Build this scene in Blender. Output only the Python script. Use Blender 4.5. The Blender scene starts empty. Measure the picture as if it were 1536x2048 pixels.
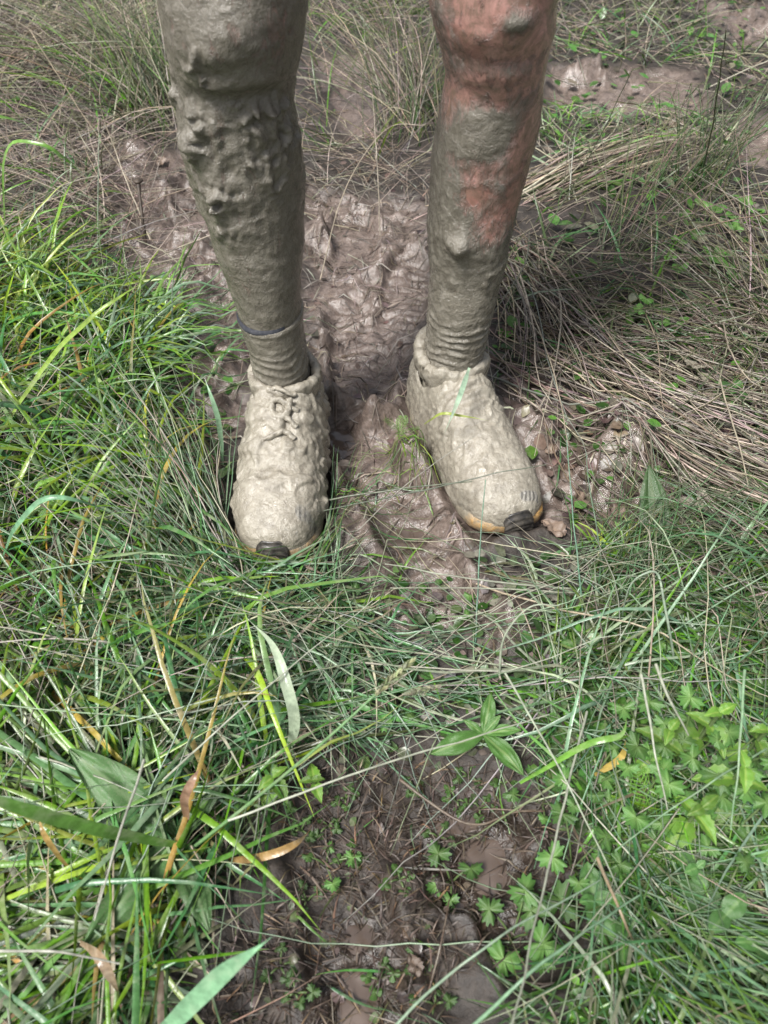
import bpy, math, random
import numpy as np
from mathutils import Vector, Matrix

rng = np.random.default_rng(11)
random.seed(11)
R = math.radians
SC = bpy.context.scene
COL = SC.collection

# ------------------------------------------------------------------ camera, sky, sun, exposure
CAM_H, PITCH, FPX = 0.69, R(48.0), 1480.0          # metres, below the horizon, focal length in photo pixels
cd = bpy.data.cameras.new('camera')
cd.sensor_fit = 'VERTICAL'
cd.sensor_height = 24.0
cd.lens = 24.0 * FPX / 2048.0
cd.clip_start, cd.clip_end = 0.02, 2000
cd.dof.use_dof = True
cd.dof.focus_distance = 0.92
cd.dof.aperture_fstop = 5.0
cam = bpy.data.objects.new('camera', cd)
COL.objects.link(cam)
cam.location = (0, 0, CAM_H)
cam.rotation_euler = (math.pi / 2 - PITCH, 0, 0)
SC.camera = cam

SUN_EL, SUN_AZ = R(60), R(-134)                      # azimuth clockwise from +Y: bright cloud behind the camera's left shoulder
w = bpy.data.worlds.new('World')
SC.world = w
w.use_nodes = True
nt = w.node_tree
bg = nt.nodes['Background']
sky = nt.nodes.new('ShaderNodeTexSky')
sky.sky_type = 'NISHITA'
sky.sun_disc = False
sky.sun_elevation = SUN_EL
sky.sun_rotation = SUN_AZ
sky.dust_density = 4.0
sky.air_density = 1.0
hs = nt.nodes.new('ShaderNodeHueSaturation')
hs.inputs['Saturation'].default_value = 0.42         # thin overcast: the blue is washed out
nt.links.new(sky.outputs[0], hs.inputs['Color'])
nt.links.new(hs.outputs[0], bg.inputs['Color'])
bg.inputs['Strength'].default_value = 0.05
sd = bpy.data.lights.new('sun', 'SUN')
sd.energy = 2.3
sd.angle = R(17)
sd.color = (1.0, 0.98, 0.95)
sun = bpy.data.objects.new('sun', sd)
COL.objects.link(sun)
sun_dir = Vector((math.sin(SUN_AZ) * math.cos(SUN_EL), math.cos(SUN_AZ) * math.cos(SUN_EL), math.sin(SUN_EL)))
sun.rotation_euler = sun_dir.to_track_quat('Z', 'Y').to_euler()
sun.location = sun_dir * 5

SC.view_settings.view_transform = 'Standard'
SC.view_settings.look = 'None'
SC.view_settings.exposure = 1.5
SC.view_settings.gamma = 1.0
SC.view_settings.use_curve_mapping = False
SC.render.engine = 'CYCLES'
SC.cycles.use_denoising = True
SC.cycles.max_bounces = 6
SC.cycles.transparent_max_bounces = 8


# ------------------------------------------------------------------ helpers
def ray(u, v):
    a, b = (u - 768) / FPX, (1024 - v) / FPX
    return np.array([a, math.cos(PITCH) + b * math.sin(PITCH), -math.sin(PITCH) + b * math.cos(PITCH)])


def at(u, v, z=0.0):
    """the point at height z that the photo shows at (u, v)"""
    d = ray(u, v)
    t = (z - CAM_H) / d[2]
    return np.array([d[0] * t, d[1] * t, z])


def on_plane(u, v, y):
    d = ray(u, v)
    t = y / d[1]
    return np.array([d[0] * t, y, CAM_H + d[2] * t])


_G = rng.normal(size=(4096, 3))
_G /= np.linalg.norm(_G, axis=1)[:, None]


def perlin(p):
    p = np.asarray(p, float)
    i = np.floor(p).astype(np.int64)
    f = p - i
    u = f * f * f * (f * (f * 6 - 15) + 10)
    out = np.zeros(len(p))
    for dx in (0, 1):
        wx = u[:, 0] if dx else 1 - u[:, 0]
        for dy in (0, 1):
            wy = u[:, 1] if dy else 1 - u[:, 1]
            for dz in (0, 1):
                wz = u[:, 2] if dz else 1 - u[:, 2]
                h = ((i[:, 0] + dx) * 73856093 ^ (i[:, 1] + dy) * 19349663 ^ (i[:, 2] + dz) * 83492791) & 4095
                g = _G[h]
                out += wx * wy * wz * (g[:, 0] * (f[:, 0] - dx) + g[:, 1] * (f[:, 1] - dy) + g[:, 2] * (f[:, 2] - dz))
    return out * 1.5


def fbm(p, octv=3, gain=0.5):
    s, a, tot = 0, 1.0, 0
    for k in range(octv):
        s = s + a * perlin(p * (2.03 ** k) + 17.3 * k)
        tot += a
        a *= gain
    return s / tot


def ridged(p, octv=2):
    s, a, tot = 0, 1.0, 0
    for k in range(octv):
        s = s + a * (1 - 2.2 * np.abs(perlin(p * (2.1 ** k) + 9.1 * k)))
        tot += a
        a *= 0.5
    return s / tot


def sstep(a, b, x):
    t = np.clip((x - a) / (b - a), 0, 1)
    return t * t * (3 - 2 * t)


def new_mesh(name, V, F, mat=None, cols=None, smooth=True, attrs=None):
    """V (n,3); F list of (m,k) index arrays"""
    me = bpy.data.meshes.new(name)
    V = np.ascontiguousarray(V, dtype=np.float32)
    if not isinstance(F, (list, tuple)):
        F = [F]
    F = [np.asarray(f, dtype=np.int32) for f in F if len(f)]
    nl = sum(f.size for f in F)
    npoly = sum(len(f) for f in F)
    me.vertices.add(len(V))
    me.vertices.foreach_set('co', V.ravel())
    me.loops.add(nl)
    me.loops.foreach_set('vertex_index', np.concatenate([f.ravel() for f in F]))
    me.polygons.add(npoly)
    sizes = np.concatenate([np.full(len(f), f.shape[1], np.int32) for f in F])
    starts = np.concatenate([[0], np.cumsum(sizes)[:-1]]).astype(np.int32)
    me.polygons.foreach_set('loop_start', starts)
    me.polygons.foreach_set('loop_total', sizes)
    me.update(calc_edges=True)
    me.validate()
    me.polygons.foreach_set('use_smooth', np.full(len(me.polygons), smooth, bool))
    if cols is not None:
        a = me.color_attributes.new('col', 'FLOAT_COLOR', 'POINT')
        c = np.ones((len(V), 4), np.float32)
        c[:, :3] = cols
        a.data.foreach_set('color', c.ravel())
    for k, val in (attrs or {}).items():
        a = me.attributes.new(k, 'FLOAT', 'POINT')
        a.data.foreach_set('value', np.ascontiguousarray(val, dtype=np.float32))
    if mat:
        me.materials.append(mat)
    return me


def link(name, me, parent=None, loc=None):
    o = bpy.data.objects.new(name, me)
    COL.objects.link(o)
    if parent:
        o.parent = parent
    if loc is not None:
        o.location = loc
    return o


def tag(o, label, cat=None, group=None, kind=None):
    o['label'] = label
    if cat:
        o['category'] = cat
    if group:
        o['group'] = group
    if kind:
        o['kind'] = kind
    return o


def empty(name, loc, label, cat, group=None):
    o = bpy.data.objects.new(name, None)
    o.empty_display_size = 0.02
    COL.objects.link(o)
    o.location = loc
    return tag(o, label, cat, group)


def grid_faces(nr, nc, wrap=False):
    i = np.arange(nr - 1)[:, None] * nc
    j = np.arange(nc if wrap else nc - 1)[None, :]
    j2 = (j + 1) % nc
    return np.stack([i + j, i + j2, i + nc + j2, i + nc + j], -1).reshape(-1, 4)


def in_poly(x, y, P):
    r = np.zeros(x.shape, bool)
    n = len(P)
    for k in range(n):
        x1, y1 = P[k][0], P[k][1]
        x2, y2 = P[(k + 1) % n][0], P[(k + 1) % n][1]
        c = ((y1 > y) != (y2 > y)) & (x < (x2 - x1) * (y - y1) / (y2 - y1 + 1e-12) + x1)
        r ^= c
    return r


def gp(pts):
    return [at(u, v)[:2] for u, v in pts]


# ------------------------------------------------------------------ materials
def nodes(name):
    m = bpy.data.materials.new(name)
    m.use_nodes = True
    return m, m.node_tree, m.node_tree.nodes['Principled BSDF']


def N(nt, t, **kw):
    n = nt.nodes.new(t)
    for k, v in kw.items():
        if k.startswith('_'):
            setattr(n, k[1:], v)
        else:
            n.inputs[k.replace('0', ' ')].default_value = v
    return n


def noise(nt, scale, detail=4, rough=0.6, dist=0.0, coord='Object'):
    tc = nt.nodes.new('ShaderNodeTexCoord')
    n = nt.nodes.new('ShaderNodeTexNoise')
    n.inputs['Scale'].default_value = scale
    n.inputs['Detail'].default_value = detail
    n.inputs['Roughness'].default_value = rough
    n.inputs['Distortion'].default_value = dist
    nt.links.new(tc.outputs[coord], n.inputs['Vector'])
    return n.outputs['Fac']


def ramp(nt, fac, stops):
    r = nt.nodes.new('ShaderNodeValToRGB')
    els = r.color_ramp.elements
    while len(els) < len(stops):
        els.new(0.5)
    for e, (p, c) in zip(els, stops):
        e.position = p
        e.color = (*c, 1) if len(c) == 3 else c
    nt.links.new(fac, r.inputs['Fac'])
    return r.outputs['Color']


def mix(nt, fac, a, b, mode='MIX'):
    m = nt.nodes.new('ShaderNodeMix')
    m.data_type = 'RGBA'
    m.blend_type = mode
    for s, val in ((0, fac), (6, a), (7, b)):
        if hasattr(val, 'links'):
            nt.links.new(val, m.inputs[s])
        elif s == 0:
            m.inputs[0].default_value = val
        else:
            m.inputs[s].default_value = (*val, 1)
    return m.outputs[2]


def attr(nt, name, out='Fac'):
    a = nt.nodes.new('ShaderNodeAttribute')
    a.attribute_name = name
    return a.outputs[out]


def math_(nt, op, a, b=None):
    m = nt.nodes.new('ShaderNodeMath')
    m.operation = op
    for s, val in ((0, a), (1, b)):
        if val is None:
            continue
        if hasattr(val, 'links'):
            nt.links.new(val, m.inputs[s])
        else:
            m.inputs[s].default_value = val
    return m.outputs[0]


def bump(nt, bsdf, layers):
    prev = None
    for h, strength, dist in layers:
        b = nt.nodes.new('ShaderNodeBump')
        b.inputs['Strength'].default_value = strength
        b.inputs['Distance'].default_value = dist
        nt.links.new(h, b.inputs['Height'])
        if prev:
            nt.links.new(prev, b.inputs['Normal'])
        prev = b.outputs['Normal']
    nt.links.new(prev, bsdf.inputs['Normal'])


# plant tissue: colour comes from each blade or leaf, with dried mud film in blotches
def foliage_mat(name, rough=0.38, transl=0.3, mud=0.35, mudcol=(0.30, 0.26, 0.21), scale=45):
    m, nt, b = nodes(name)
    c = attr(nt, 'col', 'Color')
    n1 = noise(nt, scale, 5, 0.7)
    f = ramp(nt, n1, [(0.50, (0, 0, 0)), (0.66, (mud, mud, mud))])
    n2 = noise(nt, scale * 4, 3, 0.6)
    v = ramp(nt, n2, [(0.3, (0.72, 0.72, 0.72)), (0.75, (1.2, 1.2, 1.2))])
    c2 = mix(nt, 1.0, c, v, 'MULTIPLY')
    c3 = mix(nt, f, c2, mudcol)
    nt.links.new(c3, b.inputs['Base Color'])
    b.inputs['Roughness'].default_value = rough
    b.inputs['Specular IOR Level'].default_value = 0.45
    bump(nt, b, [(n2, 0.25, 0.002)])
    if transl:
        tr = nt.nodes.new('ShaderNodeBsdfTranslucent')
        nt.links.new(c3, tr.inputs['Color'])
        mx = nt.nodes.new('ShaderNodeMixShader')
        mx.inputs[0].default_value = transl
        nt.links.new(b.outputs[0], mx.inputs[1])
        nt.links.new(tr.outputs[0], mx.inputs[2])
        nt.links.new(mx.outputs[0], nt.nodes['Material Output'].inputs['Surface'])
    return m


M_GRASS = foliage_mat('grass_blade', 0.30, 0.22, 0.38, (0.32, 0.30, 0.24))
M_STRAW = foliage_mat('dry_straw', 0.5, 0.06, 0.7, (0.13, 0.105, 0.09))
M_LEAF = foliage_mat('broad_leaf', 0.30, 0.25, 0.35, (0.28, 0.27, 0.2), 60)
M_DEAD = foliage_mat('dead_leaf', 0.35, 0.08, 0.5, (0.19, 0.15, 0.13), 60)


def ground_mat():
    m, nt, b = nodes('mud_ground')
    n1 = noise(nt, 9, 5, 0.65)
    n2 = noise(nt, 55, 6, 0.7)
    n3 = noise(nt, 260, 5, 0.7)
    n4 = noise(nt, 900, 2, 0.5)
    mudc = ramp(nt, n2, [(0.25, (0.058, 0.043, 0.036)), (0.5, (0.150, 0.116, 0.098)), (0.75, (0.250, 0.202, 0.177))])
    peat = ramp(nt, n2, [(0.3, (0.014, 0.010, 0.008)), (0.55, (0.046, 0.033, 0.025)), (0.8, (0.090, 0.066, 0.050))])
    thatch = ramp(nt, n2, [(0.3, (0.012, 0.009, 0.007)), (0.6, (0.040, 0.031, 0.024)), (0.85, (0.12, 0.096, 0.08))])
    c = mix(nt, attr(nt, 'bare'), thatch, mudc)
    c = mix(nt, attr(nt, 'peat'), c, peat)
    sp = ramp(nt, n3, [(0.35, (0.75, 0.75, 0.75)), (0.65, (1.15, 1.15, 1.15))])
    c = mix(nt, 1.0, c, sp, 'MULTIPLY')
    nt.links.new(c, b.inputs['Base Color'])
    r1 = ramp(nt, n1, [(0.35, (0.09, 0.09, 0.09)), (0.65, (0.28, 0.28, 0.28))])
    r2 = mix(nt, attr(nt, 'bare'), (0.65, 0.65, 0.65), r1)
    r3 = mix(nt, attr(nt, 'wet'), r2, (0.09, 0.09, 0.09))
    nt.links.new(r3, b.inputs['Roughness'])
    b.inputs['Specular IOR Level'].default_value = 0.7
    bump(nt, b, [(noise(nt, 22, 3, 0.55, 0.6), 0.3, 0.022), (n2, 0.30, 0.009), (n3, 0.36, 0.004), (n4, 0.2, 0.001)])
    return m


M_GROUND = ground_mat()


def water_mat():
    m, nt, b = nodes('muddy_water')
    n = noise(nt, 25, 2)
    c = ramp(nt, n, [(0.3, (0.075, 0.055, 0.043)), (0.7, (0.12, 0.09, 0.073))])
    nt.links.new(c, b.inputs['Base Color'])
    b.inputs['Roughness'].default_value = 0.035
    b.inputs['IOR'].default_value = 1.5
    b.inputs['Specular IOR Level'].default_value = 1.0
    bump(nt, b, [(noise(nt, 26, 1, 0.5, 0.3), 0.6, 0.014)])
    return m


M_WATER = water_mat()


def mudcoat_mat(name, skin=False, light=1.0, stripes=False):
    """clay-coloured mud plastered on skin, socks and shoes; attr 'skin' bares the skin, 'bare' bares the shoe"""
    m, nt, b = nodes(name)
    n1 = noise(nt, 14, 5, 0.6)
    n2 = noise(nt, 70, 6, 0.7, 0.6)
    n3 = noise(nt, 330, 4, 0.7)
    L = light
    mud = ramp(nt, n2, [(0.25, (0.080 * L, 0.072 * L, 0.056 * L)), (0.5, (0.160 * L, 0.147 * L, 0.118 * L)),
                        (0.78, (0.250 * L, 0.234 * L, 0.196 * L))])
    mud = mix(nt, math_(nt, 'MULTIPLY', n1, 0.35), mud, (0.19 * L, 0.160 * L, 0.125 * L))
    rough = ramp(nt, noise(nt, 26, 4, 0.6), [(0.36, (0.10, 0.10, 0.10)), (0.62, (0.27, 0.27, 0.27))])
    col = mud
    if skin:
        s = attr(nt, 'skin')
        tcs = nt.nodes.new('ShaderNodeTexCoord')
        mp = nt.nodes.new('ShaderNodeMapping')
        mp.inputs['Scale'].default_value = (1, 1, 0.5)
        nt.links.new(tcs.outputs['Object'], mp.inputs['Vector'])
        ns_ = nt.nodes.new('ShaderNodeTexNoise')
        for k_, v_ in (('Scale', 75), ('Detail', 8), ('Roughness', 0.72), ('Distortion', 0.9)):
            ns_.inputs[k_].default_value = v_
        nt.links.new(mp.outputs[0], ns_.inputs['Vector'])
        nstreak = ns_.outputs['Fac']
        sn = math_(nt, 'ADD', s, math_(nt, 'MULTIPLY', math_(nt, 'SUBTRACT', nstreak, 0.5), 2.1))
        sf = ramp(nt, sn, [(0.20, (0, 0, 0)), (0.80, (1, 1, 1))])
        skc = ramp(nt, n1, [(0.3, (0.31, 0.155, 0.125)), (0.7, (0.47, 0.27, 0.235))])
        fr = ramp(nt, n3, [(0.60, (1, 1, 1)), (0.74, (0.45, 0.38, 0.33))])
        skc = mix(nt, 1.0, skc, fr, 'MULTIPLY')
        film = ramp(nt, noise(nt, 40, 8, 0.80, 1.2), [(0.40, (0, 0, 0)), (0.60, (0.9, 0.9, 0.9))])
        skc = mix(nt, film, skc, (0.17, 0.115, 0.085))
        col = mix(nt, sf, mud, skc)
    if stripes:
        s = attr(nt, 'bare')
        tc = nt.nodes.new('ShaderNodeTexCoord')
        wv = nt.nodes.new('ShaderNodeTexWave')
        wv.inputs['Scale'].default_value = 62
        wv.inputs['Distortion'].default_value = 0.3
        wv.bands_direction = 'X'
        nt.links.new(tc.outputs['Object'], wv.inputs['Vector'])
        fab = ramp(nt, wv.outputs['Fac'], [(0.3, (0.10, 0.096, 0.088)), (0.7, (0.27, 0.255, 0.225))])
        sn = math_(nt, 'ADD', s, math_(nt, 'MULTIPLY', math_(nt, 'SUBTRACT', n2, 0.5), 1.0))
        sf = ramp(nt, sn, [(0.42, (0, 0, 0)), (0.6, (0.85, 0.85, 0.85))])
        col = mix(nt, sf, mud, fab)
    nt.links.new(col, b.inputs['Base Color'])
    nt.links.new(rough, b.inputs['Roughness'])
    b.inputs['Specular IOR Level'].default_value = 0.7
    if skin:
        b.inputs['Subsurface Weight'].default_value = 0.0
        b.inputs['Subsurface Radius'].default_value = (0.006, 0.002, 0.001)
    if skin:
        msk = math_(nt, 'SUBTRACT', 1.0, math_(nt, 'MULTIPLY', sf, 0.85))
        n2, n3 = math_(nt, 'MULTIPLY', n2, msk), math_(nt, 'MULTIPLY', n3, msk)
    bump(nt, b, [(n2, 0.5, 0.007), (n3, 0.28 if stripes else 0.5, 0.0034)])
    if stripes:
        nt.links.new(ramp(nt, noise(nt, 30, 4, 0.6), [(0.36, (0.12, 0.12, 0.12)), (0.62, (0.36, 0.36, 0.36))]), b.inputs['Roughness'])
    return m


M_LEG = mudcoat_mat('muddy_skin', skin=True, light=0.92)
M_SOCK = mudcoat_mat('muddy_sock', light=1.05)
M_SHOE = mudcoat_mat('muddy_shoe', light=1.6, stripes=True)
M_CLOD = mudcoat_mat('mud_clod', light=1.3)


def simple(name, c1, c2, scale=60, rough=0.5, bstr=0.3):
    m, nt, b = nodes(name)
    n = noise(nt, scale, 5, 0.65)
    nt.links.new(ramp(nt, n, [(0.35, c1), (0.65, c2)]), b.inputs['Base Color'])
    b.inputs['Roughness'].default_value = rough
    bump(nt, b, [(n, bstr, 0.003)])
    return m




def sole_mat():
    m, nt, b = nodes('foam_sole')
    n2 = noise(nt, 70, 6, 0.7, 0.6)
    gold = ramp(nt, noise(nt, 120, 4), [(0.35, (0.42, 0.23, 0.06)), (0.65, (0.28, 0.20, 0.11))])
    mud = ramp(nt, n2, [(0.25, (0.13, 0.115, 0.085)), (0.75, (0.34, 0.30, 0.23))])
    sn = math_(nt, 'ADD', attr(nt, 'bare'), math_(nt, 'MULTIPLY', math_(nt, 'SUBTRACT', n2, 0.5), 1.3))
    nt.links.new(mix(nt, ramp(nt, sn, [(0.40, (0, 0, 0)), (0.75, (0.9, 0.9, 0.9))]), mud, gold), b.inputs['Base Color'])
    b.inputs['Roughness'].default_value = 0.4
    bump(nt, b, [(n2, 0.6, 0.006)])
    return m


M_SOLE = sole_mat()
M_RUBBER = simple('black_rubber', (0.012, 0.012, 0.014), (0.07, 0.062, 0.052), 110, 0.35)
M_DARK = simple('dark_fabric', (0.012, 0.014, 0.022), (0.04, 0.042, 0.05), 200, 0.8)
M_STALK = simple('dark_stalk', (0.02, 0.014, 0.01), (0.07, 0.05, 0.035), 120, 0.6)

# ------------------------------------------------------------------ the standing person: measures
ZL = 0.757          # distance of the left-hand leg from the camera's foot point
ZR = 0.790
LEFT = [(0, 325, 618), (50, 335, 612), (100, 345, 603), (150, 350, 590), (200, 352, 585), (250, 355, 592), (300, 360, 598),
        (350, 376, 605), (400, 392, 607), (450, 410, 607), (500, 425, 606), (550, 445, 602), (600, 465, 600), (650, 483, 602),
        (700, 503, 606), (750, 513, 614), (790, 516, 622)]
RIGHT = [(0, 850, 1115), (50, 862, 1113), (100, 878, 1101), (150, 888, 1094), (200, 882, 1092), (250, 873, 1086), (300, 866, 1075),
         (350, 862, 1060), (400, 861, 1046), (450, 861, 1031), (500, 862, 1018), (550, 863, 1005), (600, 862, 990),
         (650, 860, 976), (700, 856, 963), (745, 852, 955)]


class Leg:
    def __init__(s, rows, y, side):
        s.y, s.side = y, side
        z, xc, hw = [], [], []
        for v, a, b in rows:
            pa, pb = on_plane(a, v, y), on_plane(b, v, y)
            z.append(pa[2]); xc.append((pa[0] + pb[0]) / 2); hw.append((pb[0] - pa[0]) / 2 * 0.985)
        o = np.argsort(z)
        z, xc, hw = np.array(z)[o], np.array(xc)[o], np.array(hw)[o]
        # below: into the shoe; above: thigh up to the hip
        hx = -0.10 if side < 0 else 0.075
        s.z = np.concatenate([[0.02, 0.06], z, [0.60, 0.72, 0.84, 0.93]])
        s.xc = np.concatenate([[xc[0]] * 2, xc, [xc[-1], xc[-1] * 0.97, (xc[-1] + hx) / 2, hx]])
        s.hw = np.concatenate([[hw[0] * 1.02] * 2, hw, [0.070, 0.080, 0.088, 0.086]])
        s.hdz = np.array([0.0, 0.08, 0.14, 0.22, 0.30, 0.36, 0.43, 0.49, 0.55, 0.70, 0.95])
        s.hdv = np.array([0.046, 0.046, 0.046, 0.054, 0.063, 0.065, 0.060, 0.066, 0.070, 0.085, 0.095])
        s.ycv = np.array([0.004, 0.004, 0.006, 0.014, 0.020, 0.020, 0.010, -0.006, -0.004, 0.004, 0.01])

    def prm(s, z):
        return (np.interp(z, s.z, s.xc), s.y + np.interp(z, s.hdz, s.ycv), np.interp(z, s.z, s.hw), np.interp(z, s.hdz, s.hdv))


LG = Leg(LEFT, ZL, -1)
RG = Leg(RIGHT, ZR, 1)

S_W = (np.array([0, .012, .03, .08, .2, .35, .5, .65, .75, .84, .90, .945, .975, .992, 1.0]),
       np.array([.004, .020, .029, .040, .0455, .0465, .0485, .0520, .0530, .0500, .0452, .0380, .0280, .0170, .002]))
S_H = (np.array([0, .02, .06, .12, .3, .38, .44, .52, .6, .7, .8, .88, .94, .975, 1.0]),
       np.array([.045, .088, .104, .106, .112, .119, .116, .103, .092, .081, .072, .062, .050, .040, .026]))


class Shoe:
    L, HEEL = 0.302, 0.078

    def __init__(s, ankle, toe):
        a, t = np.array(ankle[:2]), np.array(toe[:2])
        s.d = (t - a) / np.linalg.norm(t - a)
        s.n = np.array([-s.d[1], s.d[0]])                 # to the shoe's left
        s.o = a
        s.ang = math.atan2(s.d[1], s.d[0])

    def local(s, x, y):
        rx, ry = x - s.o[0], y - s.o[1]
        a = rx * s.d[0] + ry * s.d[1]
        l = rx * s.n[0] + ry * s.n[1]
        return (a + s.HEEL) / s.L, l

    def world(s, t, l, z):
        a = np.asarray(t) * s.L - s.HEEL
        return np.stack([s.o[0] + a * s.d[0] + l * s.n[0], s.o[1] + a * s.d[1] + l * s.n[1], z + 0 * a], -1)


_la = LG.prm(0.09); _ra = RG.prm(0.09)
SHL = Shoe((_la[0] + 0.003, ZL + 0.0), (-0.128, 0.53))
SHR = Shoe((_ra[0] - 0.002, ZR + 0.0), (0.160, 0.578))


def inside_person(P, grow=0.003):
    x, y, z = P[..., 0], P[..., 1], P[..., 2]
    r = np.zeros(x.shape, bool)
    for S in (SHL, SHR):
        t, l = S.local(x, y)
        r |= (t > -0.01) & (t < 1.01) & (np.abs(l) < np.interp(t, *S_W) + grow) & (z < np.interp(t, *S_H) + grow)
    for G in (LG, RG):
        xc, yc, hw, hd = G.prm(z)
        r |= (((x - xc) / (hw + grow)) ** 2 + ((y - yc) / (hd + grow)) ** 2 < 1) & (z > 0.03)
    return r


# ------------------------------------------------------------------ ground: one sheet, trodden mud and footprints
X0, X1, Y0, Y1, RES = -2.2, 2.2, -0.6, 3.8, 0.0042
gx = np.arange(X0, X1, RES)
gy = np.arange(Y0, Y1, RES)
GX, GY = np.meshgrid(gx, gy)
sh = GX.shape
fx, fy = GX.ravel(), GY.ravel()
P3 = np.stack([fx, fy, np.full_like(fx, 0.37)], -1)
warp = np.stack([perlin(P3 * 11), perlin(P3 * 11 + 40)], -1) * 0.03 + np.stack([perlin(P3 * 35), perlin(P3 * 35 + 80)], -1) * 0.012


def blur(a, r):
    k = max(1, int(r / RES))
    for ax in (0, 1):
        for _ in range(2):
            pad = [(0, 0), (0, 0)]; pad[ax] = (k, k)
            c = np.cumsum(np.pad(a, pad, mode='edge'), axis=ax)
            n = a.shape[ax]
            hi = np.take(c, np.arange(n) + 2 * k - 1 + 0, axis=ax)
            lo = np.take(c, np.arange(n), axis=ax)
            a = (hi - lo) / (2 * k - 1)
    return a


def zone(polys, soft=0.02):
    m = np.zeros(len(fx), bool)
    for p in polys:
        m |= in_poly(fx + warp[:, 0], fy + warp[:, 1], gp(p))
    return blur(m.reshape(sh).astype(float), soft).ravel()


Z_BARE = zone([
    [(600, 380), (850, 400), (862, 520), (840, 690), (815, 850), (640, 800), (630, 600)],
    [(230, 320), (380, 290), (440, 480), (500, 730), (420, 700), (340, 580), (250, 500)],
    [(1090, 140), (1380, 140), (1420, 215), (1190, 240), (1085, 200)],
    [(1400, 20), (1600, 10), (1620, 110), (1480, 100)],
    [(1470, 240), (1600, 240), (1620, 350), (1480, 340)],
    [(630, 820), (890, 840), (960, 1040), (930, 1120), (1070, 1230), (1040, 1310), (770, 1310), (720, 1130), (680, 1000), (640, 960)],
    [(990, 760), (1250, 800), (1360, 1000), (1220, 1090), (1060, 1060), (1020, 900)],
    [(380, 640), (500, 700), (500, 860), (440, 900), (380, 760)],
    [(620, 120), (760, 100), (840, 230), (700, 300)],
], 0.022)
Z_PEAT = zone([
    [(560, 1540), (900, 1480), (1080, 1530), (1200, 1760), (1080, 1880), (900, 1950), (860, 2100), (380, 2100), (440, 1920), (580, 1760)],
], 0.03)
Z_DEEP = zone([[(1040, 1700), (1130, 1690), (1150, 1800), (1060, 1800)], [(1080, 1810), (1160, 1800), (1150, 1860)]], 0.012)

Hm = 0.014 * fbm(P3 * 2.3, 2) + 0.006 * fbm(P3 * 9, 2)
mudm = np.clip(Z_BARE + Z_PEAT, 0, 1)
Hm += (1 - mudm) * (0.010 * fbm(P3 * 22, 2) + 0.008)
Qw = P3 + np.concatenate([warp * 0.9, np.zeros((len(fx), 1))], 1)
amp = 0.45 + 0.75 * sstep(-0.35, 0.35, perlin(P3 * 5 + 31))
Hm += mudm * (amp * (0.072 * np.abs(perlin(Qw * 8)) + 0.032 * np.abs(perlin(Qw * 22 + 3)) + 0.015 * np.abs(perlin(Qw * 55 + 7))) - 0.027)
Hm += mudm * 0.012 * sstep(0.10, 0.20, perlin(Qw * 22 + 5)) * amp
Hm -= Z_DEEP * 0.035

PRINTS = [  # photo centre, photo heading point, length, width, depth, treads
    (720, 690, 715, 600, 0.30, 0.115, 0.022, 1),
    (705, 480, 700, 430, 0.24, 0.11, 0.030, 0),
    (1245, 182, 1385, 192, 0.42, 0.13, 0.020, 0),
    (815, 590, 830, 520, 0.26, 0.10, 0.018, 1),
    (840, 1110, 800, 1010, 0.26, 0.105, 0.016, 1),
    (745, 950, 700, 880, 0.22, 0.09, 0.016, 0),
    (980, 1720, 930, 1620, 0.22, 0.10, 0.018, 0),
    (690, 1820, 720, 1960, 0.24, 0.09, 0.020, 0),
    (300, 430, 330, 520, 0.26, 0.11, 0.018, 0),
    (1540, 300, 1490, 280, 0.3, 0.12, 0.016, 0),
]
for (u, v, u2, v2, L_, W_, D_, tr) in PRINTS:
    c, h2 = at(u, v), at(u2, v2)
    a = math.atan2(h2[1] - c[1], h2[0] - c[0])
    rx, ry = fx - c[0] + warp[:, 0] * 0.35, fy - c[1] + warp[:, 1] * 0.35
    la, lb = (rx * math.cos(a) + ry * math.sin(a)) / (L_ / 2), (-rx * math.sin(a) + ry * math.cos(a)) / (W_ / 2)
    waist = 1 - 0.22 * np.exp(-((la + 0.15) / 0.25) ** 2)
    d = (np.abs(la) ** 3 + np.abs(lb / waist) ** 2.6) ** (1 / 2.8)
    ins = 1 - sstep(0.82, 1.0, d)
    rim = np.exp(-((d - 1.14) / 0.11) ** 2)
    Hm = Hm * (1 - 0.7 * ins) - D_ * 0.75 * ins + 0.45 * D_ * rim * (0.6 + 0.9 * perlin(P3 * 20 + u))
    if tr:
        Hm += ins * 0.0085 * (np.abs(np.sin(la * 23 + lb * lb * 2.6 + perlin(P3 * 14) * 1.3)) - 0.6)

# the soles press the ground flat and squeeze a lip of mud up beside them
for S in (SHL, SHR):
    t, l = S.local(fx, fy)
    tc = np.clip(t, 0.06, 0.94)
    wv = np.interp(tc, *S_W)
    q = np.sqrt(((np.abs(t - tc) * S.L)) ** 2 + np.maximum(np.abs(l) - wv + 0.006, 0) ** 2)
    k = 1 - sstep(0.0, 0.03, q)
    Hm = Hm * (1 - k) + k * (-0.004)
    Hm += 0.007 * np.exp(-((q - 0.028) / 0.012) ** 2) * (1 + perlin(P3 * 30))
PUD = [  # photo centre, radius across, radius in depth (m)
    (676, 890, 0.030, 0.046), (915, 1662, 0.020, 0.013), (975, 1735, 0.027, 0.028), (716, 2000, 0.024, 0.040),
    (722, 1875, 0.015, 0.012), (812, 1085, 0.030, 0.026), (915, 1808, 0.014, 0.011), (712, 985, 0.013, 0.014),
]
WLEV = -0.019
WET = np.zeros_like(fx)
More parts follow.
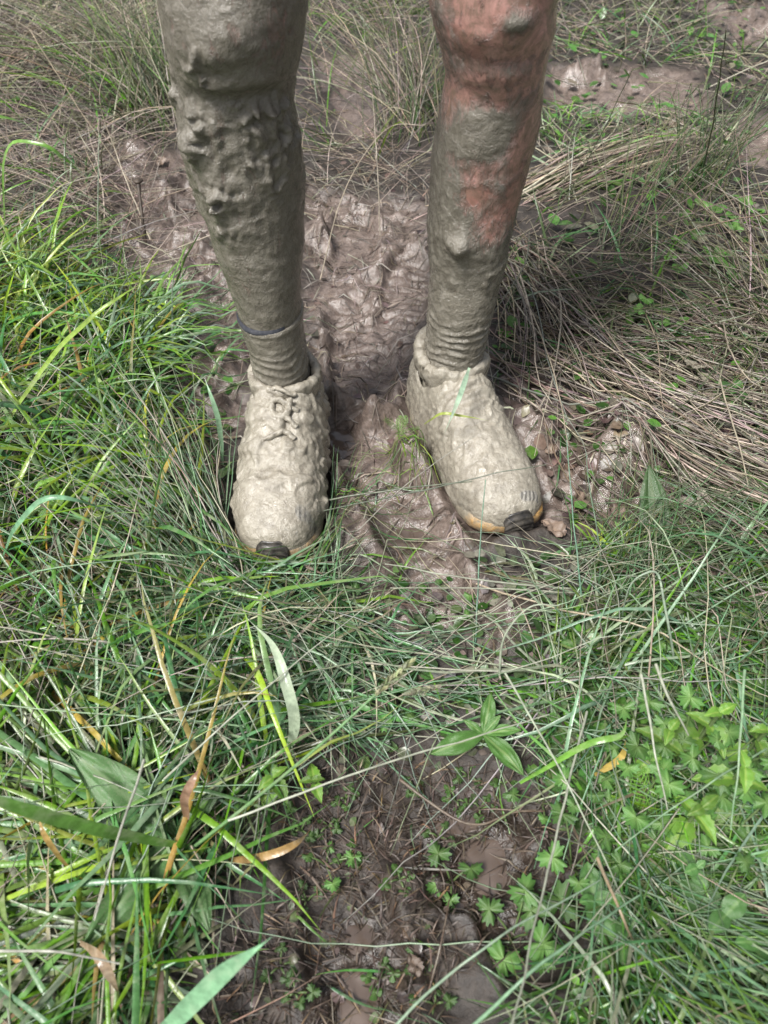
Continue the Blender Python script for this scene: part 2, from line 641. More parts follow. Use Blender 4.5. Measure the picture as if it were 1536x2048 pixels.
for (u, v, ra, rb) in PUD:
    c = at(u, v, WLEV)
    d = np.sqrt(((fx - c[0] + warp[:, 0] * .35) / ra) ** 2 + ((fy - c[1] + warp[:, 1] * .35) / rb) ** 2)
    bowl = 1 - sstep(0.5, 1.6, d)
    Hm = Hm * (1 - bowl) + (WLEV - 0.012 + 0.016 * np.clip(d, 0, 1.6) ** 2 * 0.75) * bowl + bowl * 0.004 * perlin(P3 * 45)
    WET = np.maximum(WET, 1 - sstep(0.9, 2.6, d))
WET = np.maximum(WET, Z_BARE * sstep(0.05, 0.35, perlin(P3 * 8 + 3)) * 0.75)
WET = np.maximum(WET, Z_PEAT * sstep(0.1, 0.4, perlin(P3 * 9 + 13)) * 0.7)
edge = sstep(0, 0.5, np.minimum.reduce([fx - X0, X1 - fx, fy - Y0, Y1 - fy]))
Hm *= edge
HR = Hm.reshape(sh)
BR, PR, WR = (Z_BARE * edge).reshape(sh), (Z_PEAT * edge).reshape(sh), (WET * edge).reshape(sh)


def samp(Rr, x, y):
    x, y = np.asarray(x, float), np.asarray(y, float)
    i = np.clip((x - X0) / RES, 0, sh[1] - 1.001)
    j = np.clip((y - Y0) / RES, 0, sh[0] - 1.001)
    i0, j0 = i.astype(int), j.astype(int)
    a, b = i - i0, j - j0
    return (Rr[j0, i0] * (1 - a) * (1 - b) + Rr[j0, i0 + 1] * a * (1 - b) + Rr[j0 + 1, i0] * (1 - a) * b + Rr[j0 + 1, i0 + 1] * a * b)


def axis(lo, hi, core, step, far):
    c = list(np.arange(core[0], core[1], step))
    s, x = step, c[-1]
    up = []
    while x < far:
        s *= 1.035 if x < hi else 1.25
        s = min(s, 0.017) if x < hi else s
        x += s; up.append(x)
    s, x = step, c[0]
    dn = []
    while x > -far:
        s *= 1.035 if x > lo else 1.25
        s = min(s, 0.017) if x > lo else s
        x -= s; dn.append(x)
    return np.array(dn[::-1] + c + up)


ax_ = axis(-2.0, 2.0, (-0.42, 0.52), 0.0042, 400)
ay_ = axis(-0.4, 3.6, (0.10, 1.45), 0.0042, 400)
AX, AY = np.meshgrid(ax_, ay_)
hx, hy = AX.ravel(), AY.ravel()
hz = samp(HR, hx, hy)
out = (hx < X0) | (hx > X1) | (hy < Y0) | (hy > Y1)
hz[out] = 0
me = new_mesh('ground', np.stack([hx, hy, hz], -1), grid_faces(len(ay_), len(ax_)), M_GROUND,
              attrs={'bare': np.where(out, 0, samp(BR, hx, hy)), 'peat': np.where(out, 0, samp(PR, hx, hy)), 'wet': np.where(out, 0, samp(WR, hx, hy))})
g = link('ground', me)
tag(g, 'trodden wet brown mud with boot prints under the grass', kind='structure')

PLAB = ['small puddle of muddy water beside the left-hand shoe', 'small upper puddle in the dark mud near the bottom',
        'shiny puddle in the dark mud with a milky reflection', 'narrow puddle in the mud at the bottom edge',
        'tiny wet pool in the mud above the bottom puddle', 'shallow puddle in front of the two shoes',
        'tiny puddle below the shiny one in dark mud', 'tiny puddle below the pool by the left-hand shoe']
for k, ((u, v, ra, rb), lab) in enumerate(zip(PUD, PLAB)):
    c = at(u, v, WLEV - 0.0012 * (k % 4))
    n = 40
    th = np.linspace(0, 2 * math.pi, n, endpoint=False)
    rr = 1.25
    V = np.concatenate([[[0, 0, 0]], np.stack([np.cos(th) * ra * rr, np.sin(th) * rb * rr, 0 * th], -1)])
    F = np.stack([np.zeros(n, int), 1 + np.arange(n), 1 + (np.arange(n) + 1) % n], -1)
    o = link('puddle', new_mesh('puddle', V, F, M_WATER), loc=c)
    tag(o, lab, kind='structure')


# ------------------------------------------------------------------ the person
def leg_tube(G, zs, nth=72):
    th = np.linspace(0, 2 * math.pi, nth, endpoint=False)
    xc, yc, hw, hd = G.prm(zs)
    c, s = np.cos(th), np.sin(th)
    e = 2 / 2.15
    cx, sy = np.sign(c) * np.abs(c) ** e, np.sign(s) * np.abs(s) ** e
    X = xc[:, None] + hw[:, None] * cx[None]
    Y = yc[:, None] + hd[:, None] * sy[None]
    Z = np.repeat(zs[:, None], nth, 1)
    return np.stack([X, Y, Z], -1).reshape(-1, 3), grid_faces(len(zs), nth, True)


def closed_tube(V, F, nr, nth):
    n = len(V)
    a, b = V[:nth].mean(0), V[-nth:].mean(0)
    V = np.concatenate([V, [a, b]])
    j = np.arange(nth)
    caps = np.concatenate([np.stack([np.full(nth, n), (j + 1) % nth, j], -1),
                           np.stack([np.full(nth, n + 1), (nr - 1) * nth + j, (nr - 1) * nth + (j + 1) % nth], -1)])
    return V, F, caps


VV, QQ, TT, off = [], [], [], 0
zs = np.concatenate([np.arange(0.04, 0.60, 0.004), np.arange(0.60, 0.95, 0.012)])
for G in (LG, RG):
    V, F = leg_tube(G, zs)
    V, F, C = closed_tube(V, F, len(zs), 72)
    VV.append(V); QQ.append(F + off); TT.append(C + off); off += len(V)
# hips and waist
zp = np.linspace(0.80, 1.06, 30)
th = np.linspace(0, 2 * math.pi, 72, endpoint=False)
hxw = np.interp(zp, [0.80, 0.88, 0.96, 1.06], [0.06, 0.165, 0.168, 0.142])
hyw = np.interp(zp, [0.80, 0.88, 0.96, 1.06], [0.05, 0.105, 0.108, 0.098])
V = np.stack([-0.013 + hxw[:, None] * np.cos(th), 0.785 + hyw[:, None] * np.sin(th), np.repeat(zp[:, None], 72, 1)], -1).reshape(-1, 3)
V, F, C = closed_tube(V, grid_faces(30, 72, True), 30, 72)
VV.append(V); QQ.append(F + off); TT.append(C + off)
base = new_mesh('base', np.concatenate(VV), [np.concatenate(QQ), np.concatenate(TT)])
tmp = link('base', base)
md = tmp.modifiers.new('r', 'REMESH')
md.mode = 'VOXEL'
md.voxel_size = 0.0023
dg = bpy.context.evaluated_depsgraph_get()
ev = bpy.data.meshes.new_from_object(tmp.evaluated_get(dg))
bpy.data.objects.remove(tmp)
n = len(ev.vertices)
P = np.empty(n * 3, np.float32); ev.vertices.foreach_get('co', P); P = P.reshape(-1, 3).astype(float)
ev.calc_loop_triangles() if hasattr(ev, 'calc_loop_triangles') else None
NR = np.empty(n * 3, np.float32); ev.vertices.foreach_get('normal', NR); NR = NR.reshape(-1, 3).astype(float)
isR = P[:, 0] > -0.013
front = sstep(0.15, -0.5, NR[:, 1])
zed = P[:, 2]
disp = np.zeros(n)
skin = np.zeros(n)


def pxz(u, v, G):
    p = on_plane(u, v, G.y - 0.05)
    return p[0], p[2]


def bl(sel, G, u, v, ru, rv):
    """soft patch on the front of a leg round the photo point (u, v)"""
    x, z = pxz(u, v, G)
    dx = abs(pxz(u + ru, v, G)[0] - x)
    dz = abs(pxz(u, v + rv, G)[1] - z)
    return sel * np.exp(-((P[:, 0] - x) / dx) ** 2 - ((P[:, 2] - z) / dz) ** 2)


selL, selR = (~isR).astype(float) * front, isR.astype(float) * front
# knees
disp += 0.010 * bl(selL, LG, 455, 60, 75, 70) - 0.005 * bl(selL, LG, 470, 195, 110, 22) + 0.005 * bl(selL, LG, 480, 150, 75, 22)
disp += 0.009 * bl(selR, RG, 1000, 10, 80, 80) - 0.005 * bl(selR, RG, 1010, 118, 70, 20) + 0.003 * bl(selR, RG, 990, 150, 60, 30)
disp += 0.003 * bl(selL, LG, 430, 330, 40, 160) + 0.003 * bl(selR, RG, 940, 360, 40, 160)
# muscle and skin unevenness
disp += 0.0022 * fbm(P * 16, 2)
# plastered mud: thick on the left-hand leg from knee to mid shin, ragged lower on the other
zl = lambda v: pxz(480, v, LG)[1]
zr = lambda v: pxz(950, v, RG)[1]
thickL = (~isR) * (sstep(zl(530), zl(440), zed) * (1 - 0.55 * sstep(zl(220), zl(120), zed)))
ld = bl(selL, LG, 455, 400, 90, 130) + bl(selL, LG, 470, 290, 120, 70) + 0.7 * bl(selL, LG, 590, 300, 30, 120) + 0.9 * bl(selL, LG, 370, 250, 40, 130)
thickL = thickL * np.clip(0.22 + 0.95 * ld, 0, 1.1)
thickR = isR * sstep(zr(420), zr(500), zed) * 0.42 + 0.6 * bl(selR, RG, 925, 500, 60, 35)
thick = np.clip(thickL + thickR, 0, 1.2)
strk = P * np.array([52, 52, 30.0])
wp = P + 0.010 * np.stack([perlin(P * 30), perlin(P * 30 + 11), perlin(P * 30 + 23)], -1)
lump = 0.5 + 0.9 * fbm(wp * np.array([45, 45, 26.0]), 3, 0.6)
patch = sstep(0.16, 0.26, perlin(wp * np.array([21, 21, 13.0]) + 3) + 0.12 * perlin(P * 120))
gran = fbm(wp * np.array([95, 95, 70.0]), 2, 0.7)
disp += thick * (0.0026 * lump + patch * (0.0034 + 0.0070 * gran) + 0.0022 * ridged(wp * np.array([60, 60, 34.0]), 2))
disp += 0.0007 * fbm(P * 170, 2) + 0.0010 * fbm(wp * np.array([50, 50, 90.0]), 2)
disp += 0.0012 * np.clip(perlin(P * 110 + 7) - 0.15, 0, 1) * (zed < 0.6)
disp += 0.011 * bl(selR, RG, 920, 498, 22, 20) * (0.6 + 0.6 * lump)       # the one stuck clod
disp += 0.009 * bl(selL, LG, 455, 470, 45, 22) * lump
for (u, v, ru, rv, a) in [(385, 300, 26, 40, .008), (400, 250, 30, 18, .006), (440, 390, 34, 26, .006), (520, 220, 45, 14, .005), (585, 300, 18, 40, .006), (410, 120, 30, 40, .006), (470, 300, 26, 50, .005), (430, 420, 20, 26, .007)]:
    disp += a * bl(selL, LG, u, v, ru, rv) * (0.3 + 1.3 * sstep(-0.1, 0.25, gran + 0.5 * perlin(P * 60)))
# skin left bare on the right-hand leg
bare = 0.95 * sstep(zr(262), zr(205), zed) * isR
bare = np.maximum(bare, isR * (1 - front) * sstep(zr(430), zr(250), zed) * 0.55)
for (u, v, ru, rv, a) in [(890, 240, 50, 75, 1.0), (1050, 330, 45, 95, .95), (960, 400, 40, 40, .85), (1000, 440, 45, 50, .9), (1060, 240, 35, 60, .8),
                          (930, 330, 45, 30, .7), (1005, 350, 70, 40, .75), (880, 190, 40, 70, 1.0), (1070, 300, 40, 150, 1.0), (1040, 420, 45, 75, 1.0), (990, 460, 40, 50, .85), (950, 350, 45, 40, .75)]:
    bare = np.maximum(bare, a * bl(selR, RG, u, v, ru, rv))
for (u, v, ru, rv, a) in [(1030, 30, 35, 22, .9), (880, 30, 25, 60, .5), (905, 130, 25, 40, .45), (1010, 135, 70, 22, .5), (975, 250, 50, 45, .6), (930, 290, 50, 40, .7), (1040, 205, 45, 22, .35), (960, 60, 20, 14, .4)]:
    bare -= a * bl(selR, RG, u, v, ru, rv)
bare = np.maximum(bare, 0.30 * bl(selL, LG, 545, 60, 45, 80))
skin = np.clip(bare, 0, 1)
skin = np.where(zed > 0.62, np.where(isR, 0.9, 0.25), skin)
disp = disp * (1 - 0.45 * skin) - 0.0015 * skin
inshoe = zed < 0.10
disp[inshoe] = -0.002
P2 = P + NR * disp[:, None]
lo = np.empty(len(ev.loops), np.int32); ev.loops.foreach_get('vertex_index', lo)
quads = lo.reshape(-1, 4)
body = new_mesh('legs', P2, quads, M_LEG, attrs={'skin': skin})
bpy.data.meshes.remove(ev)
person = empty('person', (-0.013, 0.77, 0), 'person standing with bare legs and running shoes plastered in grey mud', 'person')
INV = Matrix.Translation((0.013, -0.77, 0))


def part(name, me, parent=None, loc=None):
    o = link(name, me, parent or person)
    if parent is None:
        o.matrix_parent_inverse = INV
    return o


legs = part('legs', body)
legs['label'] = 'mud coated legs, one knee and upper shin showing pink skin'


def sock(G, ztop, name, cuff):
    zs = np.arange(0.075, ztop, 0.0014)
    nth = 200
    V, F = leg_tube(G, zs, nth)
    xc, yc, hw, hd = G.prm(zs)
    C = np.repeat(np.stack([xc, yc, zs], -1), nth, 0)
    d = V - C; d[:, 2] = 0
    rad = np.linalg.norm(d, axis=1)[:, None]
    dn = d / rad
    ang = np.arctan2(dn[:, 1], dn[:, 0])
    z = V[:, 2]
    t = (ztop - z) / (ztop - 0.10)
    ph = z * 2 * math.pi / 0.0115 + 1.6 * np.sin(ang * 2 + G.side) + 5.5 * perlin(np.stack([ang * 1.1, z * 26, z * 0 + G.y], -1))
    wr = np.maximum(np.sin(ph), -0.3) * (0.6 + 0.8 * perlin(np.stack([ang * 1.7, z * 40, z * 0 + 4], -1)))
    amp = 0.0020 * sstep(0.15, 0.55, t)
    Dsp = 0.0022 + amp * wr + 0.0009 * fbm(V * 60, 2) + 0.0005 * fbm(V * 220, 2)
    if G.side > 0:
        Dsp *= sstep(0, 0.25, t) * 1.0 + 0.0
        Dsp += 0.0016 * ridged(V * np.array([60, 60, 90.0]), 2) * sstep(0.05, 0.4, t)
    else:
        Dsp += 0.0012 * (1 - sstep(0, 0.05, np.abs(z - ztop + 0.006) / 0.1))
    Dsp = np.where(z > ztop - 0.0016, -0.004, Dsp)
    V = V + dn * Dsp[:, None]
    so = part('sock', new_mesh('sock', V, F, M_SOCK))
    if cuff:
        zs2 = np.linspace(ztop - 0.0035, ztop + 0.0055, 9)
        V, F = leg_tube(G, zs2, nth)
        xc, yc, hw, hd = G.prm(zs2)
        C = np.repeat(np.stack([xc, yc, zs2], -1), nth, 0)
        d = V - C; d[:, 2] = 0
        dn = d / np.linalg.norm(d, axis=1)[:, None]
        ang2 = np.arctan2(dn[:, 1], dn[:, 0])
        arc = np.clip(1 - np.abs(ang2 + 2.05) / 0.95, 0, 1) ** .5
        prof = np.repeat(np.sin(np.linspace(0, math.pi, 9)), nth) * 0.0036 * arc - 0.001 * (arc <= 0)
        sag = 0.004 * np.cos(ang2 + math.pi / 2)
        V = V + dn * prof[:, None] + np.stack([0 * sag, 0 * sag, -sag], -1)
        F = F[(arc[F] > 0).all(1)]
        cf = link('cuff', new_mesh('cuff', V, F, M_DARK), so)
        cf['label'] = 'dark cuff edge showing through the mud'
    return so


s1 = sock(LG, on_plane(530, 664, LG.y - 0.04)[2], 'sock', True)
s2 = sock(RG, on_plane(925, 575, RG.y - 0.04)[2], 'sock', False)


def tube_path(pts, rad, k=8, closed=False):
    pts = np.asarray(pts, float)
    n = len(pts)
    T = np.gradient(pts, axis=0) if not closed else np.roll(pts, -1, 0) - np.roll(pts, 1, 0)
    T /= np.linalg.norm(T, axis=1)[:, None] + 1e-9
    up = np.tile([0.05, 0.1, 1.0], (n, 1))
    A = np.cross(T, up); A /= np.linalg.norm(A, axis=1)[:, None] + 1e-9
    B = np.cross(A, T)
    th = np.linspace(0, 2 * math.pi, k, endpoint=False)
    rad = np.broadcast_to(rad, (n,))
    V = pts[:, None] + rad[:, None, None] * (A[:, None] * np.cos(th)[None, :, None] + B[:, None] * np.sin(th)[None, :, None])
    F = grid_faces(n, k, True)
    if closed:
        j = np.arange(k)
        F = np.concatenate([F, np.stack([(n - 1) * k + j, (n - 1) * k + (j + 1) % k, (j + 1) % k, j], -1)])
    return V.reshape(-1, 3), F


def toe_spring(t):
    return 0.012 * np.clip((t - 0.72) / 0.28, 0, 1) ** 2


def build_shoe(S, G, side, lab):
    ns, nph = 210, 150
    u = np.linspace(0, 1, ns)
    t = 0.5 - 0.5 * np.cos(u * math.pi)
    t = 0.5 * t + 0.5 * u
    ph = np.linspace(-0.30, math.pi + 0.30, nph)
    W = np.interp(t, *S_W); Ht = np.interp(t, *S_H)
    for k in range(3):      # smooth the profiles
        W[1:-1] = (W[:-2] + W[1:-1] * 2 + W[2:]) / 4; Ht[1:-1] = (Ht[:-2] + Ht[1:-1] * 2 + Ht[2:]) / 4
    z0 = 0.014
    c, s_ = np.cos(ph), np.sin(ph)
    ex = 2 / 2.5
    l = W[:, None] * (np.sign(c) * np.abs(c) ** ex)[None]
    z = z0 + np.where(s_ > 0, (Ht[:, None] - z0) * (np.abs(s_) ** ex)[None], -0.02 * np.abs(s_)[None]) + toe_spring(t)[:, None]
    tt = np.repeat(t[:, None], nph, 1)
    # opening round the ankle: sunk between collar and sock
    ca = (0.0 + S.HEEL) / S.L
    rr = np.sqrt(((tt - ca + 0.012) / 0.165) ** 2 + (l / 0.040) ** 2)
    hole = (1 - sstep(0.86, 1.0, rr)) * (z > 0.06)
    z = z - 0.028 * hole
    V = S.world(tt.ravel(), l.ravel(), z.ravel())
    F = grid_faces(ns, nph)
    # normals by finite differences
    A = V.reshape(ns, nph, 3)
    du = np.gradient(A, axis=0); dv = np.gradient(A, axis=1)
    nr = np.cross(dv, du); nr /= np.linalg.norm(nr, axis=2)[:, :, None] + 1e-9
    nr = nr.reshape(-1, 3)
    cen = S.world(np.repeat(t, nph), 0 * tt.ravel(), 0 * tt.ravel() + 0.03)
    flip = np.sign(((V - cen) * nr).sum(1))
    nr = nr * np.median(flip)
    tf, lf, zf = tt.ravel(), l.ravel(), z.ravel()
    toe = sstep(0.72, 0.88, tf)
    hl = hole.ravel()
    if side < 0:
        lat = sstep(-0.01, 0.03, lf * 1.0) if True else 0
        rough = (1 - 0.88 * toe) * (1 - hl)
        q = V * 48
        D = rough * (0.0036 * fbm(q * 0.7, 3, 0.5) + 0.0038 * sstep(0.05, 0.22, perlin(V * np.array([42, 34, 42.0]) + 2)) + 0.0012 * ridged(V * 80, 2))
        edge_r = sstep(0.55, 0.95, np.abs(lf) / np.interp(tf, *S_W)) * rough
        D += edge_r * 0.0055 * np.clip(perlin(V * 95 + 5), 0, 1) + 0.0022 * rough
        # gouge between tongue and laces, tongue lump
        D -= 0.010 * np.exp(-((tf - 0.435) / 0.02) ** 2 - ((lf - 0.008) / 0.018) ** 2)
        D += 0.006 * np.exp(-((tf - 0.395) / 0.022) ** 2 - ((lf + 0.012) / 0.02) ** 2)
        D -= 0.005 * np.exp(-((tf - 0.54) / 0.06) ** 2 - ((lf - 0.012) / 0.006) ** 2)
        bare = np.exp(-((tf - 0.885) / 0.05) ** 2) * sstep(0.018, 0.030, lf) * 0.62 + 0.38 * np.exp(-((tf - 0.955) / 0.022) ** 2) * (np.abs(lf) < 0.03)
        bare += 0.5 * np.exp(-((tf - 0.90) / 0.035) ** 2) * sstep(-0.026, -0.04, lf)
    else:
        rough = (1 - 0.55 * toe) * (1 - hl)
        wq = V + 0.008 * np.stack([perlin(V * 40), perlin(V * 40 + 7), perlin(V * 40 + 19)], -1)
        D = rough * (0.0028 * fbm(V * 30, 3, 0.5) + 0.0022 * ridged(wq * np.array([80, 45, 60.0]), 3))
        # the fold running across the instep
        fold = lf - (0.052 - (tf - 0.24) * 0.30)
        D += 0.0045 * np.exp(-(fold / 0.006) ** 2) * (1 - sstep(0.40, 0.50, tf)) * (1 - hl)
        D -= 0.003 * np.exp(-((fold + 0.012) / 0.006) ** 2) * (1 - sstep(0.40, 0.50, tf)) * (1 - hl)
        D += 0.0018 * np.sin(tf * 130 + lf * 60 + 3 * perlin(V * 30)) * np.exp(-((tf - 0.5) / 0.08) ** 2)
        bare = 0.8 * np.exp(-((tf - 0.945) / 0.025) ** 2) * sstep(-0.002, 0.012, lf) * (lf < 0.03)
    D += 0.0006 * fbm(V * 260, 2)
    V = V + nr * D[:, None]
    sh_ = part('running_shoe', new_mesh('running_shoe', V, F, M_SHOE, attrs={'bare': np.clip(bare, 0, 1)}))
    sh_['label'] = lab
    # foam midsole
    tb = 0.5 - 0.5 * np.cos(np.linspace(0, 1, 90) * math.pi)
    rows = [(-0.008, -0.004), (-0.0015, -0.001), (0.0012, 0.006), (0.0010, 0.013), (-0.0005, 0.019), (-0.006, 0.022)]
    ring = []
    for (g_, zz) in rows:
        wv = np.maximum(np.interp(tb, *S_W) + g_ + 0.0022 * sstep(.78, .9, tb), 0.0005)
        tt2 = np.clip(tb, 0, 1) + np.where(tb > 0.5, 1, -1) * 0 + (tb - 0.5) * 2 * g_ / S.L * 1.2
        zc = zz + toe_spring(tb) * (1.0 if zz > 0 else 0.9)
        Lf = S.world(tt2, wv, zc); Rt = S.world(tt2, -wv, zc)
        ring.append(np.concatenate([Lf, Rt[::-1]]))
    ring = np.array(ring)
    nk = ring.shape[1]
    Vs = ring.reshape(-1, 3)
    Fs = grid_faces(len(rows), nk, True)
    Vs = np.concatenate([Vs, [ring[0].mean(0)], [ring[-1].mean(0)]])
    j = np.arange(nk)
    caps = np.concatenate([np.stack([np.full(nk, len(Vs) - 2), (j + 1) % nk, j], -1), np.stack([np.full(nk, len(Vs) - 1), (len(rows) - 1) * nk + j, (len(rows) - 1) * nk + (j + 1) % nk], -1)])
    Vs[:, :2] += 0.0014 * np.stack([perlin(Vs * 60), perlin(Vs * 60 + 9)], -1)
    ts, ls = S.local(Vs[:, 0], Vs[:, 1])
    gold = sstep(0.80, 0.90, ts) * (0.75 if side < 0 else 1.0) * np.where(ls * (1 if side > 0 else -1) > 0, 1.0, 0.62) * sstep(-0.001, 0.006, Vs[:, 2])
    o = link('sole', new_mesh('sole', Vs, [Fs, caps], M_SOLE, attrs={'bare': gold}), sh_)
    o['label'] = 'gold foam sole edge smeared with mud'
    # black rubber toe bumper, ridged
    na, nb = 44, 22
    la = np.linspace(-0.0190, 0.0190, na)
    zz = np.linspace(-0.001, 0.034, nb)
    LA, ZZ = np.meshgrid(la, zz)
    tip = np.interp(np.abs(LA), S_W[1][::-1][0:6], S_W[0][::-1][0:6])
    back = np.clip((ZZ - 0.018) / 0.020, 0, 1) ** 1.5 * 0.045
    rid = 0.0008 * np.sin(ZZ * 2 * math.pi / 0.0065 + np.abs(LA) * 110)
    tw = tip - back + (0.0068 + rid) / S.L
    zt = np.minimum(ZZ, 0.05) + 0.011
    hi = 0.012 * (np.abs(LA) / 0.0190) ** 4
    Vb = S.world(tw.ravel(), LA.ravel(), (zt - hi * (ZZ / 0.04)).ravel())
    Vb += 0.0006 * np.stack([perlin(Vb * 90)] * 3, -1)
    b = link('toe_bumper', new_mesh('toe_bumper', Vb, grid_faces(nb, na), M_RUBBER), sh_)
    b['label'] = 'ridged black rubber toe bumper'
    md = b.modifiers.new('thick', 'SOLIDIFY'); md.thickness = 0.003; md.offset = -1
    # padded collar round the ankle
    th = np.linspace(0, 2 * math.pi, 120, endpoint=False)
    tcl = ca - 0.014 + 0.160 * np.cos(th)
    lcl = 0.0400 * np.sin(th) * (1 + 0.05 * np.cos(th))
    zcl = np.interp(tcl, *S_H) - 0.002 + 0.016 * np.exp(-((np.cos(th) + 1) / 0.30) ** 2) + 0.004 * perlin(np.stack([np.cos(th) * 3, np.sin(th) * 3, 0 * th + side], -1))
    if side > 0:
        zcl += 0.010 * np.exp(-((np.sin(th) - 0.0 + 1) / 0.7) ** 2) * (np.cos(th) < 0.3)
    ctr = S.world(tcl, lcl, zcl)
    rad = (0.0058 if side < 0 else 0.0070) + 0.0022 * perlin(np.stack([np.cos(th) * 5, np.sin(th) * 5, 0 * th + 3], -1))
    Vc, Fc = tube_path(ctr, rad, 22, True)
    cc = np.repeat(ctr, 22, 0)
    dn = (Vc - cc); dn /= np.linalg.norm(dn, axis=1)[:, None]
    Vc = Vc + dn * (0.0036 * fbm(Vc * 70, 3, 0.65) + 0.0016 * ridged(Vc * 120, 2))[:, None]
    Vc[:, 2] = np.where(Vc[:, 2] < cc[:, 2], cc[:, 2] + (Vc[:, 2] - cc[:, 2]) * 3.2, Vc[:, 2])
    Vc[:, 2] -= 0.0
    link('collar', new_mesh('collar', Vc, Fc, M_SHOE, attrs={'bare': np.zeros(len(Vc))}), sh_)
    # laces clogged with mud
    if side < 0:
        specs = [(0.415, 0.018, -0.014, 0.116), (0.47, 0.022, -0.018, 0.113), (0.53, 0.022, -0.020, 0.103), (0.59, 0.020, -0.020, 0.095)]
        for k, (tl, a, b_, zt) in enumerate(specs):
            q = np.linspace(0, 1, 24)
            lat = a + (b_ - a) * q
            tq = tl + 0.012 * np.sin(q * math.pi * 2 + k)
            zq = np.interp(tq, *S_H) + 0.004 * np.sin(q * math.pi) + 0.002 - 0.012 * (lat / 0.045) ** 2 * 1.6
            pts = S.world(tq, lat, zq)
            Vl, Fl = tube_path(pts, 0.0036 + 0.001 * perlin(pts * 140), 12)
            dl = fbm(Vl * 120, 2)
            Vl += 0.0022 * np.stack([dl, np.roll(dl, 3), dl], -1)
            link('lace', new_mesh('lace', Vl, Fl, M_SHOE, attrs={'bare': np.zeros(len(Vl))}), sh_)
        q = np.linspace(0, 1, 40)      # hanging loop
        tq = 0.45 + 0.075 * np.sin(q * math.pi)
        lat = 0.012 - 0.020 * q + 0.004 * np.sin(q * 2 * math.pi)
        zq = np.interp(tq, *S_H) + 0.003 + 0.003 * np.sin(q * math.pi)
        Vl, Fl = tube_path(S.world(tq, lat, zq), 0.0042, 12)
        dl = fbm(Vl * 120, 2)
        Vl += 0.002 * np.stack([dl, np.roll(dl, 3), dl], -1)
        link('lace', new_mesh('lace', Vl, Fl, M_SHOE, attrs={'bare': np.zeros(len(Vl))}), sh_)
    return sh_


shoeL = build_shoe(SHL, LG, -1, 'lumpy mud caked shoe pointing straight ahead')
shoeR = build_shoe(SHR, RG, 1, 'pale mud smeared shoe turned outward')

# plain dark shorts above the picture
zs = np.linspace(0.70, 1.05, 40)
for nm, G in (('a', LG), ('b', RG)):
    pass
VV, FF, off = [], [], 0
for G in (LG, RG):
    zq = np.linspace(0.68, 0.92, 26)
    V, F = leg_tube(G, zq, 60)
    xc, yc, hw, hd = G.prm(zq)
    C = np.repeat(np.stack([xc, yc, zq], -1), 60, 0)
    d = V - C; d[:, 2] = 0
    V = V + d / np.linalg.norm(d, axis=1)[:, None] * (0.022 + 0.005 * perlin(V * 18))[:, None]
    VV.append(V); FF.append(F + off); off += len(V)
zp2 = np.linspace(0.86, 1.05, 16)
hxw = np.interp(zp2, [0.86, 0.96, 1.06], [0.188, 0.182, 0.150]); hyw = np.interp(zp2, [0.86, 0.96, 1.06], [0.124, 0.120, 0.106])
V = np.stack([-0.013 + hxw[:, None] * np.cos(np.linspace(0, 2 * math.pi, 60, endpoint=False)), 0.785 + hyw[:, None] * np.sin(np.linspace(0, 2 * math.pi, 60, endpoint=False)), np.repeat(zp2[:, None], 60, 1)], -1).reshape(-1, 3)
VV.append(V); FF.append(grid_faces(16, 60, True) + off)
part('shorts', new_mesh('shorts', np.concatenate(VV), np.concatenate(FF), M_DARK))

# ------------------------------------------------------------------ grass, rushes, straw
GB, GY, GD, GT = (.100, .250, .014), (.24, .35, .025), (.026, .074, .010), (.058, .170, .058)
GP, ST, SB, OR, GR = (.27, .33, .21), (.44, .385, .295), (.165, .130, .098), (.42, .24, .06), (.25, .215, .185)
OL, PT = (.10, .115, .045), (.15, .27, .16)


def palette(n, cols, wts, jit=0.22):
    c = np.array(cols)[rng.choice(len(cols), n, p=np.array(wts) / sum(wts))]
    return np.clip(c * (1 + jit * rng.normal(size=(n, 1))) * (1 + 0.08 * rng.normal(size=(n, 3))), 0.008, 0.7)


def hzone(polys, r):
    m = np.zeros(len(fx), bool)
    for q in polys:
        m |= in_poly(fx + warp[:, 0], fy + warp[:, 1], gp(q))
    return blur(m.reshape(sh).astype(float), r)


TRACK = hzone([[(470, 700), (640, 380), (860, 400), (1010, 700), (1150, 880), (1190, 1060), (1110, 1230), (1050, 1500), (1190, 1760), (1080, 1900), (880, 2150),
                (360, 2150), (540, 1760), (590, 1560), (690, 1400), (690, 1260), (470, 1190), (440, 950)]], .05)
FLAT = hzone([[(-400, 1480), (330, 1500), (560, 1600), (450, 2200), (-400, 2200)], [(1000, 480), (1500, 700), (2000, 900), (2000, 1100), (1200, 1080), (1000, 760)]], .06)
HERB = hzone([[(1180, 1430), (1600, 1340), (1700, 1850), (1300, 1860), (1190, 1760)], [(860, 1400), (1060, 1390), (1080, 1570), (850, 1570)]], .03)
FARP = hzone([[(1070, 150), (1430, 150), (1440, 330), (1060, 330)]], .05)
HMAX = 1 / (1 / .26 + FARP / .06 + TRACK / .036 + FLAT / .06 + HERB / .05)


